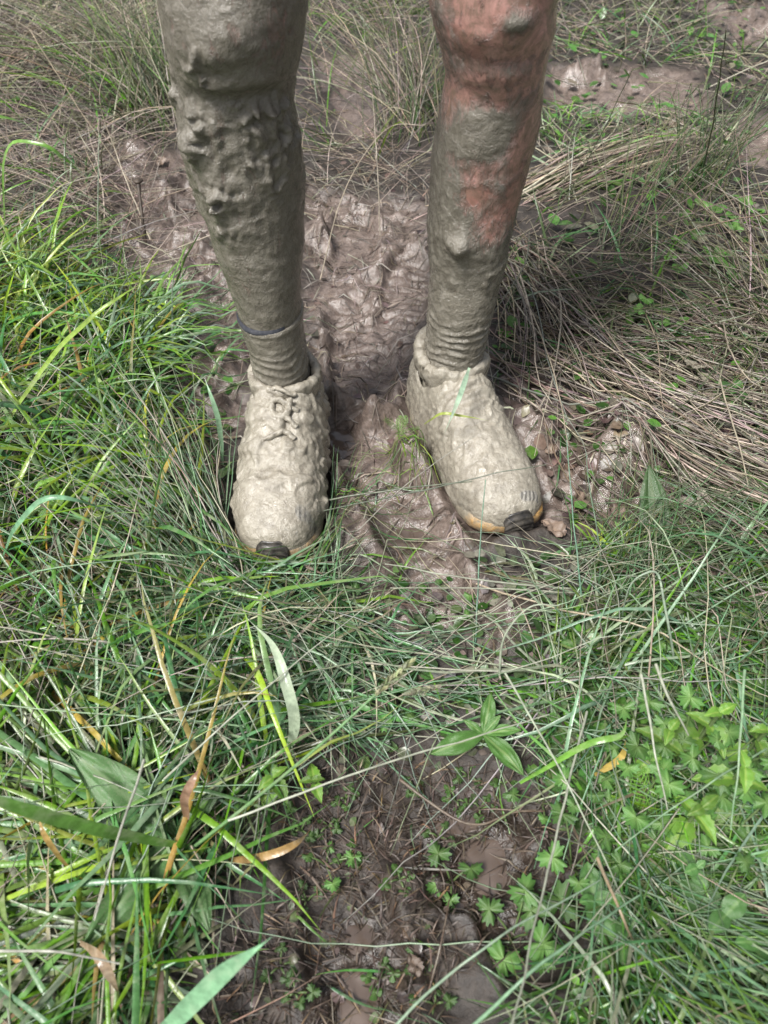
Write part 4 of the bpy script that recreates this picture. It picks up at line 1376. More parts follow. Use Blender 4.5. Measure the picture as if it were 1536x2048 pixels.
PALE, TEAL, BRG = (.40, .42, .33), (.10, .22, .14), (.16, .32, .06)
HERO = [
    ('long_grass', 'broad pale muddy grass blade arching below the straight shoe', [(572, 1515, .015), (588, 1450, .06), (575, 1370, .09), (545, 1290, .10), (495, 1235, .085)], .0105, (.33, .40, .28), 1),
    ('long_grass', 'broad blue green blade pointing up right at the bottom edge', [(300, 2080, .06), (430, 1965, .14), (545, 1872, .19)], .0125, (.22, .42, .24), 1),
    ('long_grass', 'wide bright green blade running to the left edge', [(385, 1695, .02), (190, 1655, .12), (20, 1605, .19), (-90, 1570, .22)], .011, (.14, .30, .06), 1),
    ('grass_stalk', 'thin pale stalk falling diagonally over the dark mud at the bottom', [(1173, 1423, .05), (1110, 1680, .10), (1023, 2060, .17)], .0026, PALE, 0),
    ('grass_stalk', 'pale stalk hanging beside the mint at the right', [(1312, 1330, .14), (1340, 1400, .12), (1376, 1472, .09)], .003, PALE, 0),
    ('grass_stalk', 'long pale stalk dropping past the buttercup leaves', [(1283, 1350, .10), (1310, 1500, .09), (1335, 1620, .06)], .0026, PALE, 0),
    ('grass_stalk', 'thin stalk leaning over the black hole in the mud', [(1010, 1345, .10), (1130, 1560, .09), (1290, 1880, .05)], .0022, (.34, .38, .28), 0),
    ('grass_stalk', 'left of two teal stalks standing below the turned shoe', [(1172, 1290, .01), (1150, 1080, .08), (1133, 880, .14)], .0024, TEAL, 0),
    ('grass_stalk', 'right of two teal stalks standing below the turned shoe', [(1215, 1190, .01), (1190, 1040, .07), (1172, 905, .12)], .0024, (.13, .20, .13), 0),
    ('grass_stalk', 'thick pale stalk bent over in a loop at the right', [(1352, 1350, .02), (1335, 1240, .09), (1318, 1150, .12), (1285, 1150, .12), (1255, 1180, .10), (1245, 1230, .06)], .003, (.30, .38, .28), 0),
    ('grass_stalk', 'pale stalk curling up in the middle of the foreground', [(1000, 1350, .03), (1010, 1270, .08), (1060, 1215, .11), (1120, 1210, .11)], .0028, (.36, .40, .30), 0),
    ('grass_stalk', 'pale stalk stretched across the bare mud from the left', [(1145, 1178, .03), (960, 1160, .06), (770, 1128, .08)], .0026, PALE, 0),
    ('grass_stalk', 'lower pale stalk stretched across the bare mud', [(1150, 1186, .03), (1000, 1178, .05), (780, 1175, .07)], .0024, (.35, .36, .28), 0),
    ('lone_rush', 'dark rush stem lying across the toe of the turned shoe', [(640, 1022, .03), (850, 980, .075), (1000, 945, .105), (1092, 930, .115)], .0020, (.12, .14, .10), 0),
    ('lone_rush', 'second dark rush stem crossing just under the first at the shoe', [(650, 1000, .03), (820, 975, .06), (945, 962, .085)], .0026, (.15, .17, .12), 0),
    ('grass_stalk', 'straight pale stalk slanting up to the turned shoe side', [(700, 1080, .02), (800, 980, .07), (950, 870, .125)], .0017, (.26, .25, .21), 0),
    ('long_grass', 'cut pale blade tip hanging over the instep of the turned shoe', [(938, 735, .150), (920, 790, .145), (888, 868, .125)], .0060, (.30, .42, .30), 1),
    ('long_grass', 'thin yellow green blade lying across the turned shoe', [(850, 850, .085), (880, 828, .125), (925, 832, .125), (978, 842, .115)], .0032, (.30, .36, .08), 1),
    ('grass_stalk', 'teal stalk reaching up in front of the turned shoe toe', [(950, 1290, .01), (958, 1120, .06), (972, 960, .11)], .0022, TEAL, 0),
    ('long_grass', 'bright green arching blade at the left edge by the mud', [(10, 470, .02), (12, 305, .17), (80, 288, .19), (135, 318, .16), (185, 365, .10)], .006, BRG, 1),
    ('long_grass', 'bright blade tip entering from the upper left edge', [(-90, 225, .22), (0, 234, .21), (92, 260, .16)], .007, BRG, 1),
    ('long_grass', 'long yellow green blade rising at the far left', [(-20, 900, .02), (100, 720, .14), (215, 610, .2), (300, 560, .2)], .006, (.24, .36, .06), 1),
    ('long_grass', 'arched teal blade bending at the left edge below the shoe level', [(0, 1130, .02), (30, 1060, .12), (85, 1000, .16), (160, 1003, .15), (235, 1030, .10)], .0055, (.18, .36, .20), 1),
    ('long_grass', 'tall pale blade standing left of the straight shoe', [(445, 930, .01), (440, 860, .08), (425, 800, .12), (408, 752, .14)], .0065, (.22, .36, .22), 1),
    ('long_grass', 'curved yellowing blade among the grass at the lower left', [(150, 1750, .02), (110, 1700, .07), (85, 1660, .09), (75, 1625, .09)], .005, (.36, .24, .08), 1),
    ('long_grass', 'orange brown curled blade lying on the dark mud', [(435, 1720, .01), (520, 1715, .03), (590, 1690, .035), (622, 1660, .02)], .007, (.30, .19, .07), 1),
    ('long_grass', 'dry pinkish brown blade standing in the lower left grass', [(375, 1660, .02), (370, 1600, .08), (385, 1560, .10), (400, 1535, .10)], .0075, (.30, .18, .12), 1),
    ('long_grass', 'dead brown curled blade near the bottom left', [(160, 1885, .05), (200, 1915, .07), (225, 1960, .06), (240, 2000, .03)], .008, (.27, .19, .12), 1),
    ('grass_stalk', 'straight pale stalk crossing the left grass to the centre', [(330, 1560, .06), (480, 1420, .10), (760, 1190, .09)], .0022, PALE, 0),
    ('grass_stalk', 'long pale stalk from lower left grass to the plantain', [(455, 1640, .08), (768, 1528, .10), (1100, 1430, .08)], .0024, PALE, 0),
    ('grass_stalk', 'very pale stalk crossing the lower left grass downward', [(290, 1520, .12), (235, 1690, .14), (190, 1840, .12)], .0024, (.45, .45, .38), 0),
    ('grass_stalk', 'faint horizontal stalk at the left edge near the bottom', [(-60, 1902, .10), (90, 1904, .12), (240, 1925, .10)], .0024, (.42, .42, .36), 0),
    ('grass_stalk', 'pale stalk fanning from the bottom centre to the right', [(780, 2060, .06), (960, 1900, .12), (1200, 1760, .08)], .0024, (.28, .38, .27), 0),
    ('grass_stalk', 'greenish stalk laid over the lower right leaves', [(940, 2060, .10), (1080, 1930, .13), (1280, 1790, .08)], .0030, (.22, .36, .22), 0),
    ('grass_stalk', 'pale green stalk slanting across the mint at the right edge', [(1560, 1480, .06), (1430, 1560, .09), (1230, 1700, .08)], .0022, (.22, .34, .2), 0),
    ('grass_stalk', 'stiff stalk upright among the mint leaves', [(1490, 1340, .13), (1480, 1500, .12), (1462, 1660, .08)], .0026, (.24, .38, .22), 0),
    ('long_grass', 'bright green blade bending down beside the yellowed one', [(1040, 1565, .02), (1170, 1490, .08), (1240, 1470, .09), (1254, 1430, .09)], .0055, (.15, .32, .05), 1),
    ('long_grass', 'yellow dying blade at the edge of the lower right leaves', [(1190, 1550, .03), (1240, 1515, .05), (1252, 1480, .05)], .0065, (.42, .31, .08), 1),
    ('twig', 'thin curved brown twig lying on the dark mud', [(800, 1560, .008), (900, 1630, .012), (965, 1648, .012), (1025, 1625, .014), (1090, 1620, .01)], .003, (.13, .09, .065), 0),
    ('twig', 'dark straight twig sticking out of the bottom mud', [(855, 1985, .004), (885, 1880, .02), (900, 1800, .015)], .0024, (.11, .075, .055), 0),
    ('grass_stalk', 'brown dry stalk leaning over the lower right rushes', [(1195, 1715, .08), (1245, 1830, .09), (1275, 1890, .05)], .003, (.33, .25, .16), 0),
    ('straw_stalk', 'long pale straw hanging straight down right of the ankle', [(1010, 610, .03), (1012, 700, .02), (1018, 800, .01)], .0026, (.42, .36, .26), 0),
    ('straw_stalk', 'long straw sloping from the ankle toward the right shoe tip', [(1035, 560, .06), (1100, 720, .05), (1140, 900, .02)], .0026, (.40, .34, .25), 0),
    ('straw_stalk', 'bent pale straw standing at the right edge', [(1445, 640, .03), (1460, 700, .10), (1500, 760, .12), (1550, 780, .1)], .0026, (.40, .34, .26), 0),
    ('straw_stalk', 'long straw falling down the right edge toward the rushes', [(1440, 760, .05), (1480, 900, .06), (1520, 1080, .03)], .0026, (.40, .35, .26), 0),
    ('straw_stalk', 'arched straw over the mud left of the muddy leg', [(300, 480, .01), (230, 300, .12), (200, 200, .2), (215, 130, .25)], .0026, (.42, .36, .27), 0),
    ('straw_stalk', 'long straw crossing the upper left tangle downward', [(60, 60, .2), (160, 220, .12), (300, 420, .02)], .0026, (.34, .28, .2), 0),
    ('straw_stalk', 'pale straw arcing between the legs', [(640, 560, .005), (690, 380, .08), (770, 260, .14), (850, 250, .15)], .0024, (.40, .34, .26), 0),
    ('straw_stalk', 'straight straw stuck in the mud between the legs', [(760, 470, .01), (755, 330, .12), (745, 190, .2)], .0024, (.40, .35, .28), 0),
    ('lone_rush', 'tall dark rush stem rising to the top right corner', [(1395, 380, .03), (1425, 250, .22), (1452, 60, .38)], .0034, (.12, .15, .07), 0),
    ('lone_rush', 'slanting rush stem behind the right shin', [(1085, 470, .03), (1170, 330, .14), (1265, 140, .3)], .0028, (.12, .14, .08), 0),
]
for (nm, lab, pts, wd, col, bld) in HERO:
    stalk(nm, lab, {'long_grass': 'grass blade', 'grass_stalk': 'stalk', 'lone_rush': 'rush', 'straw_stalk': 'straw', 'twig': 'twig'}[nm], pts, wd, col, bool(bld))


def seed_stalk(label, pts, wid, col, head, hw, hcol, n=26):
    p = np.array([at(u, v, z) for u, v, z in pts])
    path = catmull(p, n)
    org = path[0].copy()
    e = empty('seed_stalk', org, label, 'grass stalk', 'long stalks and blades')
    V, F = tube_path(path - org, wid / 2 * np.linspace(1, .6, n), 6)
    link('stem', new_mesh('stem', V, F, M_GRASS, np.tile(col, (len(V), 1))), e)
    T = path[-1] - path[-4]; T /= np.linalg.norm(T)
    m = 110
    q = rng.uniform(0, 1, m)
    b = path[-1] + T * (q * head)[:, None] - T * 0.004
    env = hw * np.sin(np.clip(q, .06, .97) * math.pi) ** .6
    d = rng.normal(size=(m, 3)); d -= (d @ T)[:, None] * T; d /= np.linalg.norm(d, axis=1)[:, None]
    tip = b + d * env[:, None] + T * 0.007
    sidev = np.cross(d, T)
    Vs = np.stack([b, (b + tip) / 2 + sidev * .0014, tip, (b + tip) / 2 - sidev * .0014], 1).reshape(-1, 3) - org
    link('seed_head', new_mesh('seed_head', Vs, np.arange(m * 4).reshape(-1, 4), M_STRAW, np.repeat(palette(m, [hcol], [1]), 4, 0)), e)


seed_stalk('green stalk with a pale fluffy seed head in the middle foreground', [(380, 1700, .02), (520, 1590, .09), (640, 1490, .14), (752, 1388, .17)], .0034, (.16, .30, .12), .040, .0055, (.36, .40, .22))
seed_stalk('stalk with a short pale seed head lying right of the fluffy one', [(1100, 1330, .06), (980, 1350, .08), (880, 1372, .09)], .002, (.25, .30, .2), .035, .005, (.38, .40, .27))
seed_stalk('thin upright stalk with tiny pale seed head left of the muddy leg', [(195, 530, .01), (196, 400, .10), (198, 268, .19)], .0024, (.28, .34, .25), .022, .004, (.42, .38, .30))

# the dark dead stalk with a round head
p0 = at(292, 490); p0[2] = samp(HR, p0[0], p0[1])
e = empty('dead_stalk', p0, 'dark dead stalk with a round flat head left of the muddy leg', 'dead stalk')
pth = catmull([at(292, 490, p0[2]), at(284, 430, .045), at(276, 362, .085)], 20) - p0
V, F = tube_path(pth, 0.0028 + 0.0006 * rng.normal(size=20), 8)
link('stem', new_mesh('stem', V, F, M_STALK), e)
th = np.linspace(0, 2 * math.pi, 16, endpoint=False)
rows = [(0.0005, .004), (.008, .0025), (.0095, 0), (.007, -.0025), (.002, -.004)]
V = np.concatenate([np.stack([r * np.cos(th) * (1 + .12 * np.sin(3 * th)), r * np.sin(th), 0 * th + z], -1) for r, z in rows]) + pth[-1]
link('seed_head', new_mesh('seed_head', V, grid_faces(5, 16, True), M_STALK), e)


# ------------------------------------------------------------------ broad-leaved plants
def leaf_grid(nl, nw, wfun, fold, bend, ripple, veins, c_in, c_mid, c_edge, teeth=0, seed=0):
    s = np.linspace(0, 1, nl)
    q = np.linspace(-1, 1, nw)
    Sg, Q = np.meshgrid(s, q, indexing='ij')
    wv = wfun(Sg)
    if teeth:
        wv = wv * (1 + 0.10 * np.sign(np.sin(Sg * teeth * math.pi)) * (np.abs(Q) > .9) * (Sg < .95))
    x = wv * Q
    y = Sg.copy()
    z = fold * np.abs(x) + bend * Sg ** 2 + ripple * perlin(np.stack([Sg * 4 + seed, Q * 2, Sg * 0], -1).reshape(-1, 3)).reshape(Sg.shape)
    if veins > 0:
        z = z + 0.020 * np.cos(Q * math.pi * veins) * (1 - np.abs(Q) ** 4)
    elif veins < 0:
        z = z + 0.016 * np.cos((Sg * -veins + np.abs(Q) * 1.1) * 2 * math.pi) * (np.abs(Q) < .95) * np.sin(Sg * math.pi)
    V = np.stack([x, y, z], -1).reshape(-1, 3)
    a = np.abs(Q).reshape(-1, 1)
    C = np.array(c_in) * (1 - sstep(0, .16, a)) + sstep(0, .16, a) * (np.array(c_mid) * (1 - sstep(.7, 1, a)) + np.array(c_edge) * sstep(.7, 1, a))
    return V, grid_faces(nl, nw), C


PR_ = {}


def proto(kind, var):
    key = (kind, var)
    if key in PR_:
        return PR_[key]
    tint = [1.0, 0.72, 1.22, 0.5][var % 4]
    mk = lambda c: tuple(np.array(c) * tint)
    if kind == 'plantain':
        d = leaf_grid(16, 11, lambda s: .17 * np.sin(np.clip(s, 0, 1) ** 1.15 * math.pi) ** .8 + .028 * (1 - s), .25, -.28, .05, 4, mk((.20, .31, .10)), mk((.075, .19, .035)), mk((.06, .15, .03)), seed=var)
    elif kind == 'ribwort':
        d = leaf_grid(18, 11, lambda s: .145 * np.sin(np.clip(s, 0, 1) ** .9 * math.pi) ** .85 + .012, .2, -.14, .06, 4, mk((.20, .30, .14)), mk((.10, .21, .07)), mk((.09, .17, .06)), seed=var)
    elif kind == 'mint':
        d = leaf_grid(11, 9, lambda s: .31 * np.sin(np.clip(s * .97 + .03, 0, 1) ** .75 * math.pi) ** .85, .5, -.45, .06, -5, mk((.22, .34, .06)), mk((.12, .26, .03)), mk((.14, .25, .04)), teeth=9, seed=var)
    elif kind == 'oval':
        d = leaf_grid(11, 9, lambda s: .36 * np.sin(np.clip(s * .94 + .06, 0, 1) ** .8 * math.pi) ** .7, .12, -.22, .05, -3, mk((.14, .26, .08)), mk((.065, .17, .04)), mk((.06, .15, .04)), seed=var)
    elif kind == 'mudleaf':
        d = leaf_grid(10, 7, lambda s: .34 * np.sin(np.clip(s * .95 + .05, 0, 1) ** .85 * math.pi) ** .8, .25, -.2, .14, -3, mk((.27, .25, .19)), mk((.23, .21, .16)), mk((.20, .18, .14)), seed=var)
    elif kind == 'dead':
        d = leaf_grid(12, 9, lambda s: .38 * np.sin(np.clip(s * .96 + .04, 0, 1) ** .85 * math.pi) ** .75 * (1 + .12 * np.sin(s * 31)), .35, -.2, .22, -3, mk((.26, .19, .14)), mk((.17, .125, .095)), mk((.14, .10, .08)), seed=var)
    elif kind in ('buttercup', 'clover'):
        nth = 60
        th = np.linspace(-math.pi, math.pi, nth, endpoint=False)
        if kind == 'buttercup':
            lob = np.abs(np.cos((th) * 1.5)) ** .55
            r = .5 * (.34 + .66 * lob) * (1 + .16 * np.sin(th * 15 + var)) * (1 - .45 * np.exp(-((np.abs(th) - math.pi) / .25) ** 2))
        else:
            lob = np.abs(np.cos(th * 1.5)) ** .42
            r = .5 * (.12 + .88 * lob)
        rs = np.array([.02, .3, .55, .8, 1.0])
        V, C = [], []
        for k, f in enumerate(rs):
            z = .10 * f ** 2 * np.cos(th * 3) - .10 * f ** 2 + .03 * np.sin(th * 7 + var) * f
            V.append(np.stack([np.sin(th) * r * f, .5 + np.cos(th) * r * f, z], -1))
            cc = np.array(mk((.15, .27, .07))) * (1 - f) + np.array(mk((.065, .185, .035) if kind == 'buttercup' else (.085, .24, .035))) * f
            C.append(np.tile(cc, (nth, 1)))
        d = (np.concatenate(V), grid_faces(5, nth, True), np.concatenate(C))
    elif kind == 'frond':
        Vs, Fs, off_ = [], [], 0
        rr_ = np.random.default_rng(50 + var)
        sp = np.stack([0 * np.linspace(0, 1, 12), np.linspace(0, 1, 12), .15 * np.sin(np.linspace(0, 1, 12) * 2.4)], -1)
        def addstrip(path, wid):
            nonlocal off_
            v_, f_ = strip(path, wid, up=(0, 0, 1))
            Vs.append(v_); Fs.append(f_ + off_); off_ += len(v_)
        addstrip(sp, .022)
        for k in range(1, 12):
            for sd_ in (-1, 1):
                L_ = .34 * math.sin(min(1, (k + 1) / 12) * math.pi * .9) + .06
                p_ = sp[k]
                e_ = p_ + np.array([sd_ * L_ * .8, L_ * .62, .05 * rr_.normal()])
                addstrip(catmull([p_, (p_ + e_) / 2 + [0, 0, .03], e_], 4), .026)
                for jj in (.45, .75):
                    m_ = p_ + (e_ - p_) * jj
                    addstrip(catmull([m_, m_ + np.array([sd_ * .02, L_ * .34, .03])], 3), .02)
        V = np.concatenate(Vs)
        d = (V, np.concatenate(Fs), np.tile(mk((.12, .27, .035)), (len(V), 1)))
    me_ = new_mesh(kind + '_leaf', d[0], d[1], M_DEAD if kind in ('dead', 'mudleaf') else M_LEAF, np.clip(d[2], 0.005, .8))
    PR_[key] = me_
    return me_


def put_leaf(parent, me_, loc, az, L, pitch, roll=0.0, name='leaf'):
    o = link(name, me_, parent)
    o.matrix_local = Matrix.Translation(loc) @ Matrix.Rotation(az - math.pi / 2, 4, 'Z') @ Matrix.Rotation(pitch, 4, 'X') @ Matrix.Rotation(roll, 4, 'Y') @ Matrix.Scale(L, 4)
    return o


def stem_mesh(a, b, rad, col, sag=0.0):
    a, b = np.array(a, float), np.array(b, float)
    m_ = (a + b) / 2 + np.array([0, 0, sag])
    V, F = tube_path(catmull([a, m_, b], 7), rad, 5)
    return new_mesh('stem', V, F, M_LEAF, np.tile(col, (len(V), 1)))


def base_at(u, v):
    p = at(u, v)
    p[2] = samp(HR, p[0], p[1])
    return p


def rosette(name, label, u, v, kind, leaves, cat='plant', lift=.012):
    """leaves: (photo tip u, v, pitch)"""
    c = base_at(u, v)
    e = empty(name, c, label, cat)
    for k, (tu, tv, pt, var) in enumerate(leaves):
        t_ = at(tu, tv, c[2] + lift)
        d = t_ - c
        L = float(np.linalg.norm(d[:2])) * 1.05
        put_leaf(e, proto(kind, var), (0, 0, lift), math.atan2(d[1], d[0]), L, pt, rng.normal() * .15)
    link('stem', stem_mesh((0, 0, -.004), (0, 0, lift), .0035, (.2, .28, .1)), e)
    return e


rosette('plantain', 'fresh green plantain rosette on the dark mud in the foreground', 962, 1490, 'plantain',
        [(982, 1400, .5, 0), (1036, 1465, .45, 2), (872, 1516, .35, 0), (1040, 1548, .35, 0), (925, 1450, .6, 0), (1000, 1440, .7, 0)], lift=.024)
rosette('plantain', 'large muddy plantain with long holed leaves at the lower left', 365, 1695, 'ribwort',
        [(165, 1540, .5, 0), (425, 1860, .30, 1), (195, 1910, .35, 0), (465, 1570, .5, 1)], lift=.016)
rosette('dock', 'dark green upright dock leaves below the turned shoe at the right', 1300, 1150, 'ribwort', [(1268, 985, .65, 3), (1340, 1060, .5, 3), (1240, 1110, .4, 1)])
rosette('plantain', 'small dark plantain in the left grass above the wide blade', 120, 1440, 'oval', [(160, 1375, .4, 1), (80, 1420, .3, 1), (170, 1450, .3, 0)])
rosette('dock', 'pale broad leaves by the right edge below the far boot print', 1290, 380, 'ribwort', [(1390, 375, .3, 2), (1230, 360, .4, 0), (1330, 340, .4, 1)])


def mint(label, u, v, nodes_, L, h, var=0, a0=None, kind='mint', cat='plant', name='mint_sprig', group=None):
    c = base_at(u, v)
    # base is where the stem meets the ground below the top seen in the photo
    t_ = at(u, v, c[2] + h)
    c = np.array([t_[0] + .004, t_[1] + .006, 0]); c[2] = samp(HR, c[0], c[1])
    e = empty(name, c, label, cat, group)
    top = t_ - c
    link('stem', stem_mesh((0, 0, -.004), top, .0016, (.18, .26, .10)), e)
    a0 = rng.uniform(0, 3) if a0 is None else a0
    for k in range(nodes_):
        f = 1 - k * .28
        p = top * f
        LL = L * (.55 + .28 * k) if nodes_ > 1 else L
        for s_ in (0, 1):
            put_leaf(e, proto(kind, (var + k) % 3), p, a0 + s_ * math.pi + k * math.pi / 2 + rng.normal() * .15, LL * (1 + .12 * rng.normal()), .38 - .2 * k + rng.normal() * .1, rng.normal() * .2)
    return e


MG = 'mint sprigs in the lower right'
mint('bright yellow green mint sprig with large leaves at the right', 1440, 1425, 3, .029, .100, 2, .3, group=MG)
mint('mint sprig left of the brightest one', 1340, 1460, 3, .027, .085, 0, .9, group=MG)
mint('mint sprig at the right edge under the brightest one', 1490, 1535, 3, .029, .095, 2, 1.3, group=MG)
mint('duller mint sprig below the others with a brown centre', 1405, 1615, 3, .029, .075, 1, .6, group=MG)
mint('mint sprig cut by the right edge above the low leaves', 1535, 1460, 3, .028, .085, 0, .1, group=MG)
mint('small mint sprig in the lower left grass beside the dark mud', 545, 1555, 3, .026, .040, 0, .8, group='small sprigs')
mint('small leafy sprig on the dark mud right of the left grass', 625, 1560, 2, .022, .030, 1, .2, group='small sprigs')
mint('small bright sprig of round leaves at the right in the low herbs', 1395, 1735, 2, .022, .05, 2, .5, kind='oval', group='small sprigs')
mint('pale muddy sprig with paired leaves lying among the straw', 1402, 1005, 3, .030, .045, 2, 1.2, kind='mudleaf', name='leafy_sprig', group='small sprigs')
mint('muddy leaf pair above the straw at the right', 1400, 735, 2, .034, .03, 2, .4, kind='mudleaf', name='leafy_sprig', group='small sprigs')
mint('green and muddy creeping sprig at the right edge above the swathe', 1470, 775, 3, .032, .03, 0, .9, kind='oval', name='leafy_sprig', group='small sprigs')
mint('nettle like green sprig at the far left above the rush clump', 95, 965, 3, .034, .07, 2, .5, name='leafy_sprig', group='small sprigs')
mint('round leaved green sprig in the left grass by the ankle level', 48, 625, 3, .034, .06, 2, .2, kind='oval', name='leafy_sprig', group='small sprigs')
mint('round leaved sprig right of the other one in the left grass', 112, 640, 2, .036, .05, 0, .9, kind='oval', name='leafy_sprig', group='small sprigs')
mint('glossy oval leaves near the bottom right rushes, uppermost pair', 1452, 1830, 2, .040, .05, 0, .7, kind='oval', name='leafy_sprig', group='small sprigs')
mint('glossy oval leaves cut by the right edge near the bottom', 1515, 1885, 2, .042, .05, 2, .2, kind='oval', name='leafy_sprig', group='small sprigs')
mint('dark oval leaves under the lower right rushes', 1245, 1880, 2, .034, .03, 1, 1.2, kind='oval', name='leafy_sprig', group='small sprigs')
mint('grey oval leaf pair between the buttercups and the rushes', 1190, 1800, 2, .030, .03, 2, .2, kind='oval', name='leafy_sprig', group='small sprigs')


def umbel(name, label, u, v, kind, n_, L, reach, h, var=0, group=None, cat='plant'):
    c = base_at(u, v)
    e = empty(name, c, label, cat, group)
    a0 = rng.uniform(0, 6.28)
    for k in range(n_):
        a = a0 + k * 6.283 / n_ + rng.normal() * .25
        r = reach * rng.uniform(.35, 1.0)
        hh = h * rng.uniform(.6, 1.1)
        p = (r * math.cos(a), r * math.sin(a), hh)
        if kind != 'frond':
            link('stem', stem_mesh((0, 0, -.003), p, .0009, (.13, .2, .07), .004), e)
            put_leaf(e, proto(kind, 3 if var == 3 else (var + k) % 3), (p[0] * .82, p[1] * .82, p[2]), a, L * rng.uniform(.75, 1.2), rng.normal() * .2 - .05, rng.normal() * .2)
        else:
            put_leaf(e, proto(kind, (var + k) % 3), (0, 0, hh * .3), a, L * rng.uniform(.7, 1.15), .25 + rng.normal() * .15, rng.normal() * .2)
    return e


BC = 'creeping buttercup plants'
for (u, v, n_, L, rc, h, var, lab) in [
    (1345, 1555, 7, .030, .040, .045, 2, 'dense bright buttercup leaves right of the yellowed blade'),
    (1290, 1510, 5, .026, .030, .035, 0, 'buttercup leaves just left of the dense bright ones'),
    (1270, 1620, 5, .026, .030, .030, 0, 'buttercup leaves below the dense bright ones'),
    (1440, 1690, 5, .028, .030, .035, 0, 'buttercup leaves right of the feathery fronds'),
    (1028, 1868, 4, .030, .022, .030, 2, 'bright buttercup leaf standing on the mud near the bottom'),
    (1105, 1880, 4, .032, .022, .025, 1, 'dark glossy buttercup leaf near the bottom rushes'),
    (1140, 1745, 5, .026, .030, .030, 0, 'buttercup leaves overhanging the black hole'),
    (1085, 1600, 5, .020, .026, .018, 1, 'small buttercup leaves at the edge of the dark mud right of the plantain'),
    (1165, 1590, 6, .022, .032, .028, 0, 'buttercup leaves left of the feathery fronds'),
    (905, 1755, 4, .022, .018, .012, 1, 'muddy buttercup leaves left of the shiny puddle'),
    (1500, 1640, 6, .030, .034, .040, 0, 'buttercup leaves at the right edge under the mint'),
    (275, 1535, 4, .026, .020, .035, 2, 'bright small buttercup leaf in the lower left grass'),
    (650, 1715, 4, .016, .018, .012, 2, 'small round green leaves on the mud beside the left grass'),
    (1420, 1560, 6, .024, .03, .05, 0, 'buttercup leaves in the gap between the mint sprigs'),
    (1230, 1700, 5, .022, .03, .02, 1, 'dark buttercup leaves above the lower right rushes'),
    (960, 1215, 4, .018, .02, .015, 1, 'muddy buttercup leaves on the bare mud in front of the shoes'),
    (700, 1250, 5, .02, .024, .02, 1, 'grey buttercup leaves below the straight shoe'),
    (780, 1430, 5, .022, .024, .02, 1, 'dark buttercup leaves under the fluffy seed head'),
    (640, 1420, 6, .022, .03, .02, 1, 'dark buttercup leaves right of the broad arching blade'),
    (1340, 1300, 6, .026, .03, .03, 1, 'dark buttercup leaves right of the looped stalk'),
    (1520, 1290, 6, .026, .03, .03, 1, 'dark buttercup leaves at the right edge above the mint'),
]:
    umbel('buttercup', lab, u, v, 'buttercup', n_ + (2 if u > 1180 else 0), L * .88, rc * 1.1, h * (1.6 if u > 1120 and v > 1350 else 1), var, BC)
CL = 'clover plants on the right'
for (u, v, n_, L, rc, lab) in [
    (1405, 470, 6, .034, .05, 'bright clover patch nearest the upper rush stems'), (1470, 455, 5, .034, .05, 'clover right of the brightest clover patch'),
    (1360, 540, 5, .030, .045, 'clover below the brightest patch toward the shin'), (1470, 560, 6, .034, .05, 'clover at the right above the brown rush clump'),
    (1190, 330, 5, .034, .05, 'clover beside the straw sheaf behind the shin'), (1300, 665, 4, .026, .03, 'small clover among the grey straw'),
    (300, 610, 4, .026, .03, 'small clover in the grass left of the muddy ankle'),
]:
    umbel('clover', lab, u, v, 'clover', n_, L, rc, .035, 2, CL)
FR = 'feathery fronds'
for (u, v, n_, L, lab) in [
    (1300, 1655, 6, .045, 'feathery bright green fronds in the lower right herbs'), (1325, 1760, 7, .050, 'larger feathery fronds above the lower right rushes'),
    (1225, 1545, 5, .040, 'feathery fronds beside the yellow dying blade'), (1480, 1720, 5, .045, 'feathery fronds at the right edge'), (800, 935, 4, .028, 'tiny feathery fronds between the shoes')]:
    umbel('yarrow', lab, u, v, 'frond', n_, L, .01, .03, 0, FR)
# sprouts on the bare mud that nothing tells apart
for (u, v, wh) in [(560, 1610, 'touching the left grass below the mint sprig'), (600, 1650, 'just right of the orange brown blade tip'), (690, 1590, 'alone below the seed head stalk'),
                   (915, 1585, 'under the left leaf of the plantain'), (965, 1600, 'directly below the plantain'), (590, 1985, 'left of the narrow bottom puddle'),
                   (760, 1950, 'right of the narrow bottom puddle'), (845, 1925, 'beside the dark straight twig'), (655, 1640, 'between the left grass and the upper puddle'),
                   (880, 1660, 'at the left end of the upper puddle'), (800, 1760, 'in the middle of the mud left of the shiny puddle'), (610, 1790, 'at the left grass edge level with the black hole'),
                   (700, 1700, 'in the open mud centre'), (940, 1540, 'close under the plantain leaf tip'), (830, 1560, 'at the start of the curved twig'),
                   (1010, 1560, 'right below the lower plantain leaf'), (560, 1930, 'near the bottom blue green blade tip'), (870, 2010, 'at the bottom edge right of the puddle')]:
    umbel('seedling', 'tiny seedling on dark mud ' + wh, u, v, 'clover' if rng.uniform() < .5 else 'buttercup', 4, .011, .010, .006, 3, 'tiny seedlings on the dark mud')

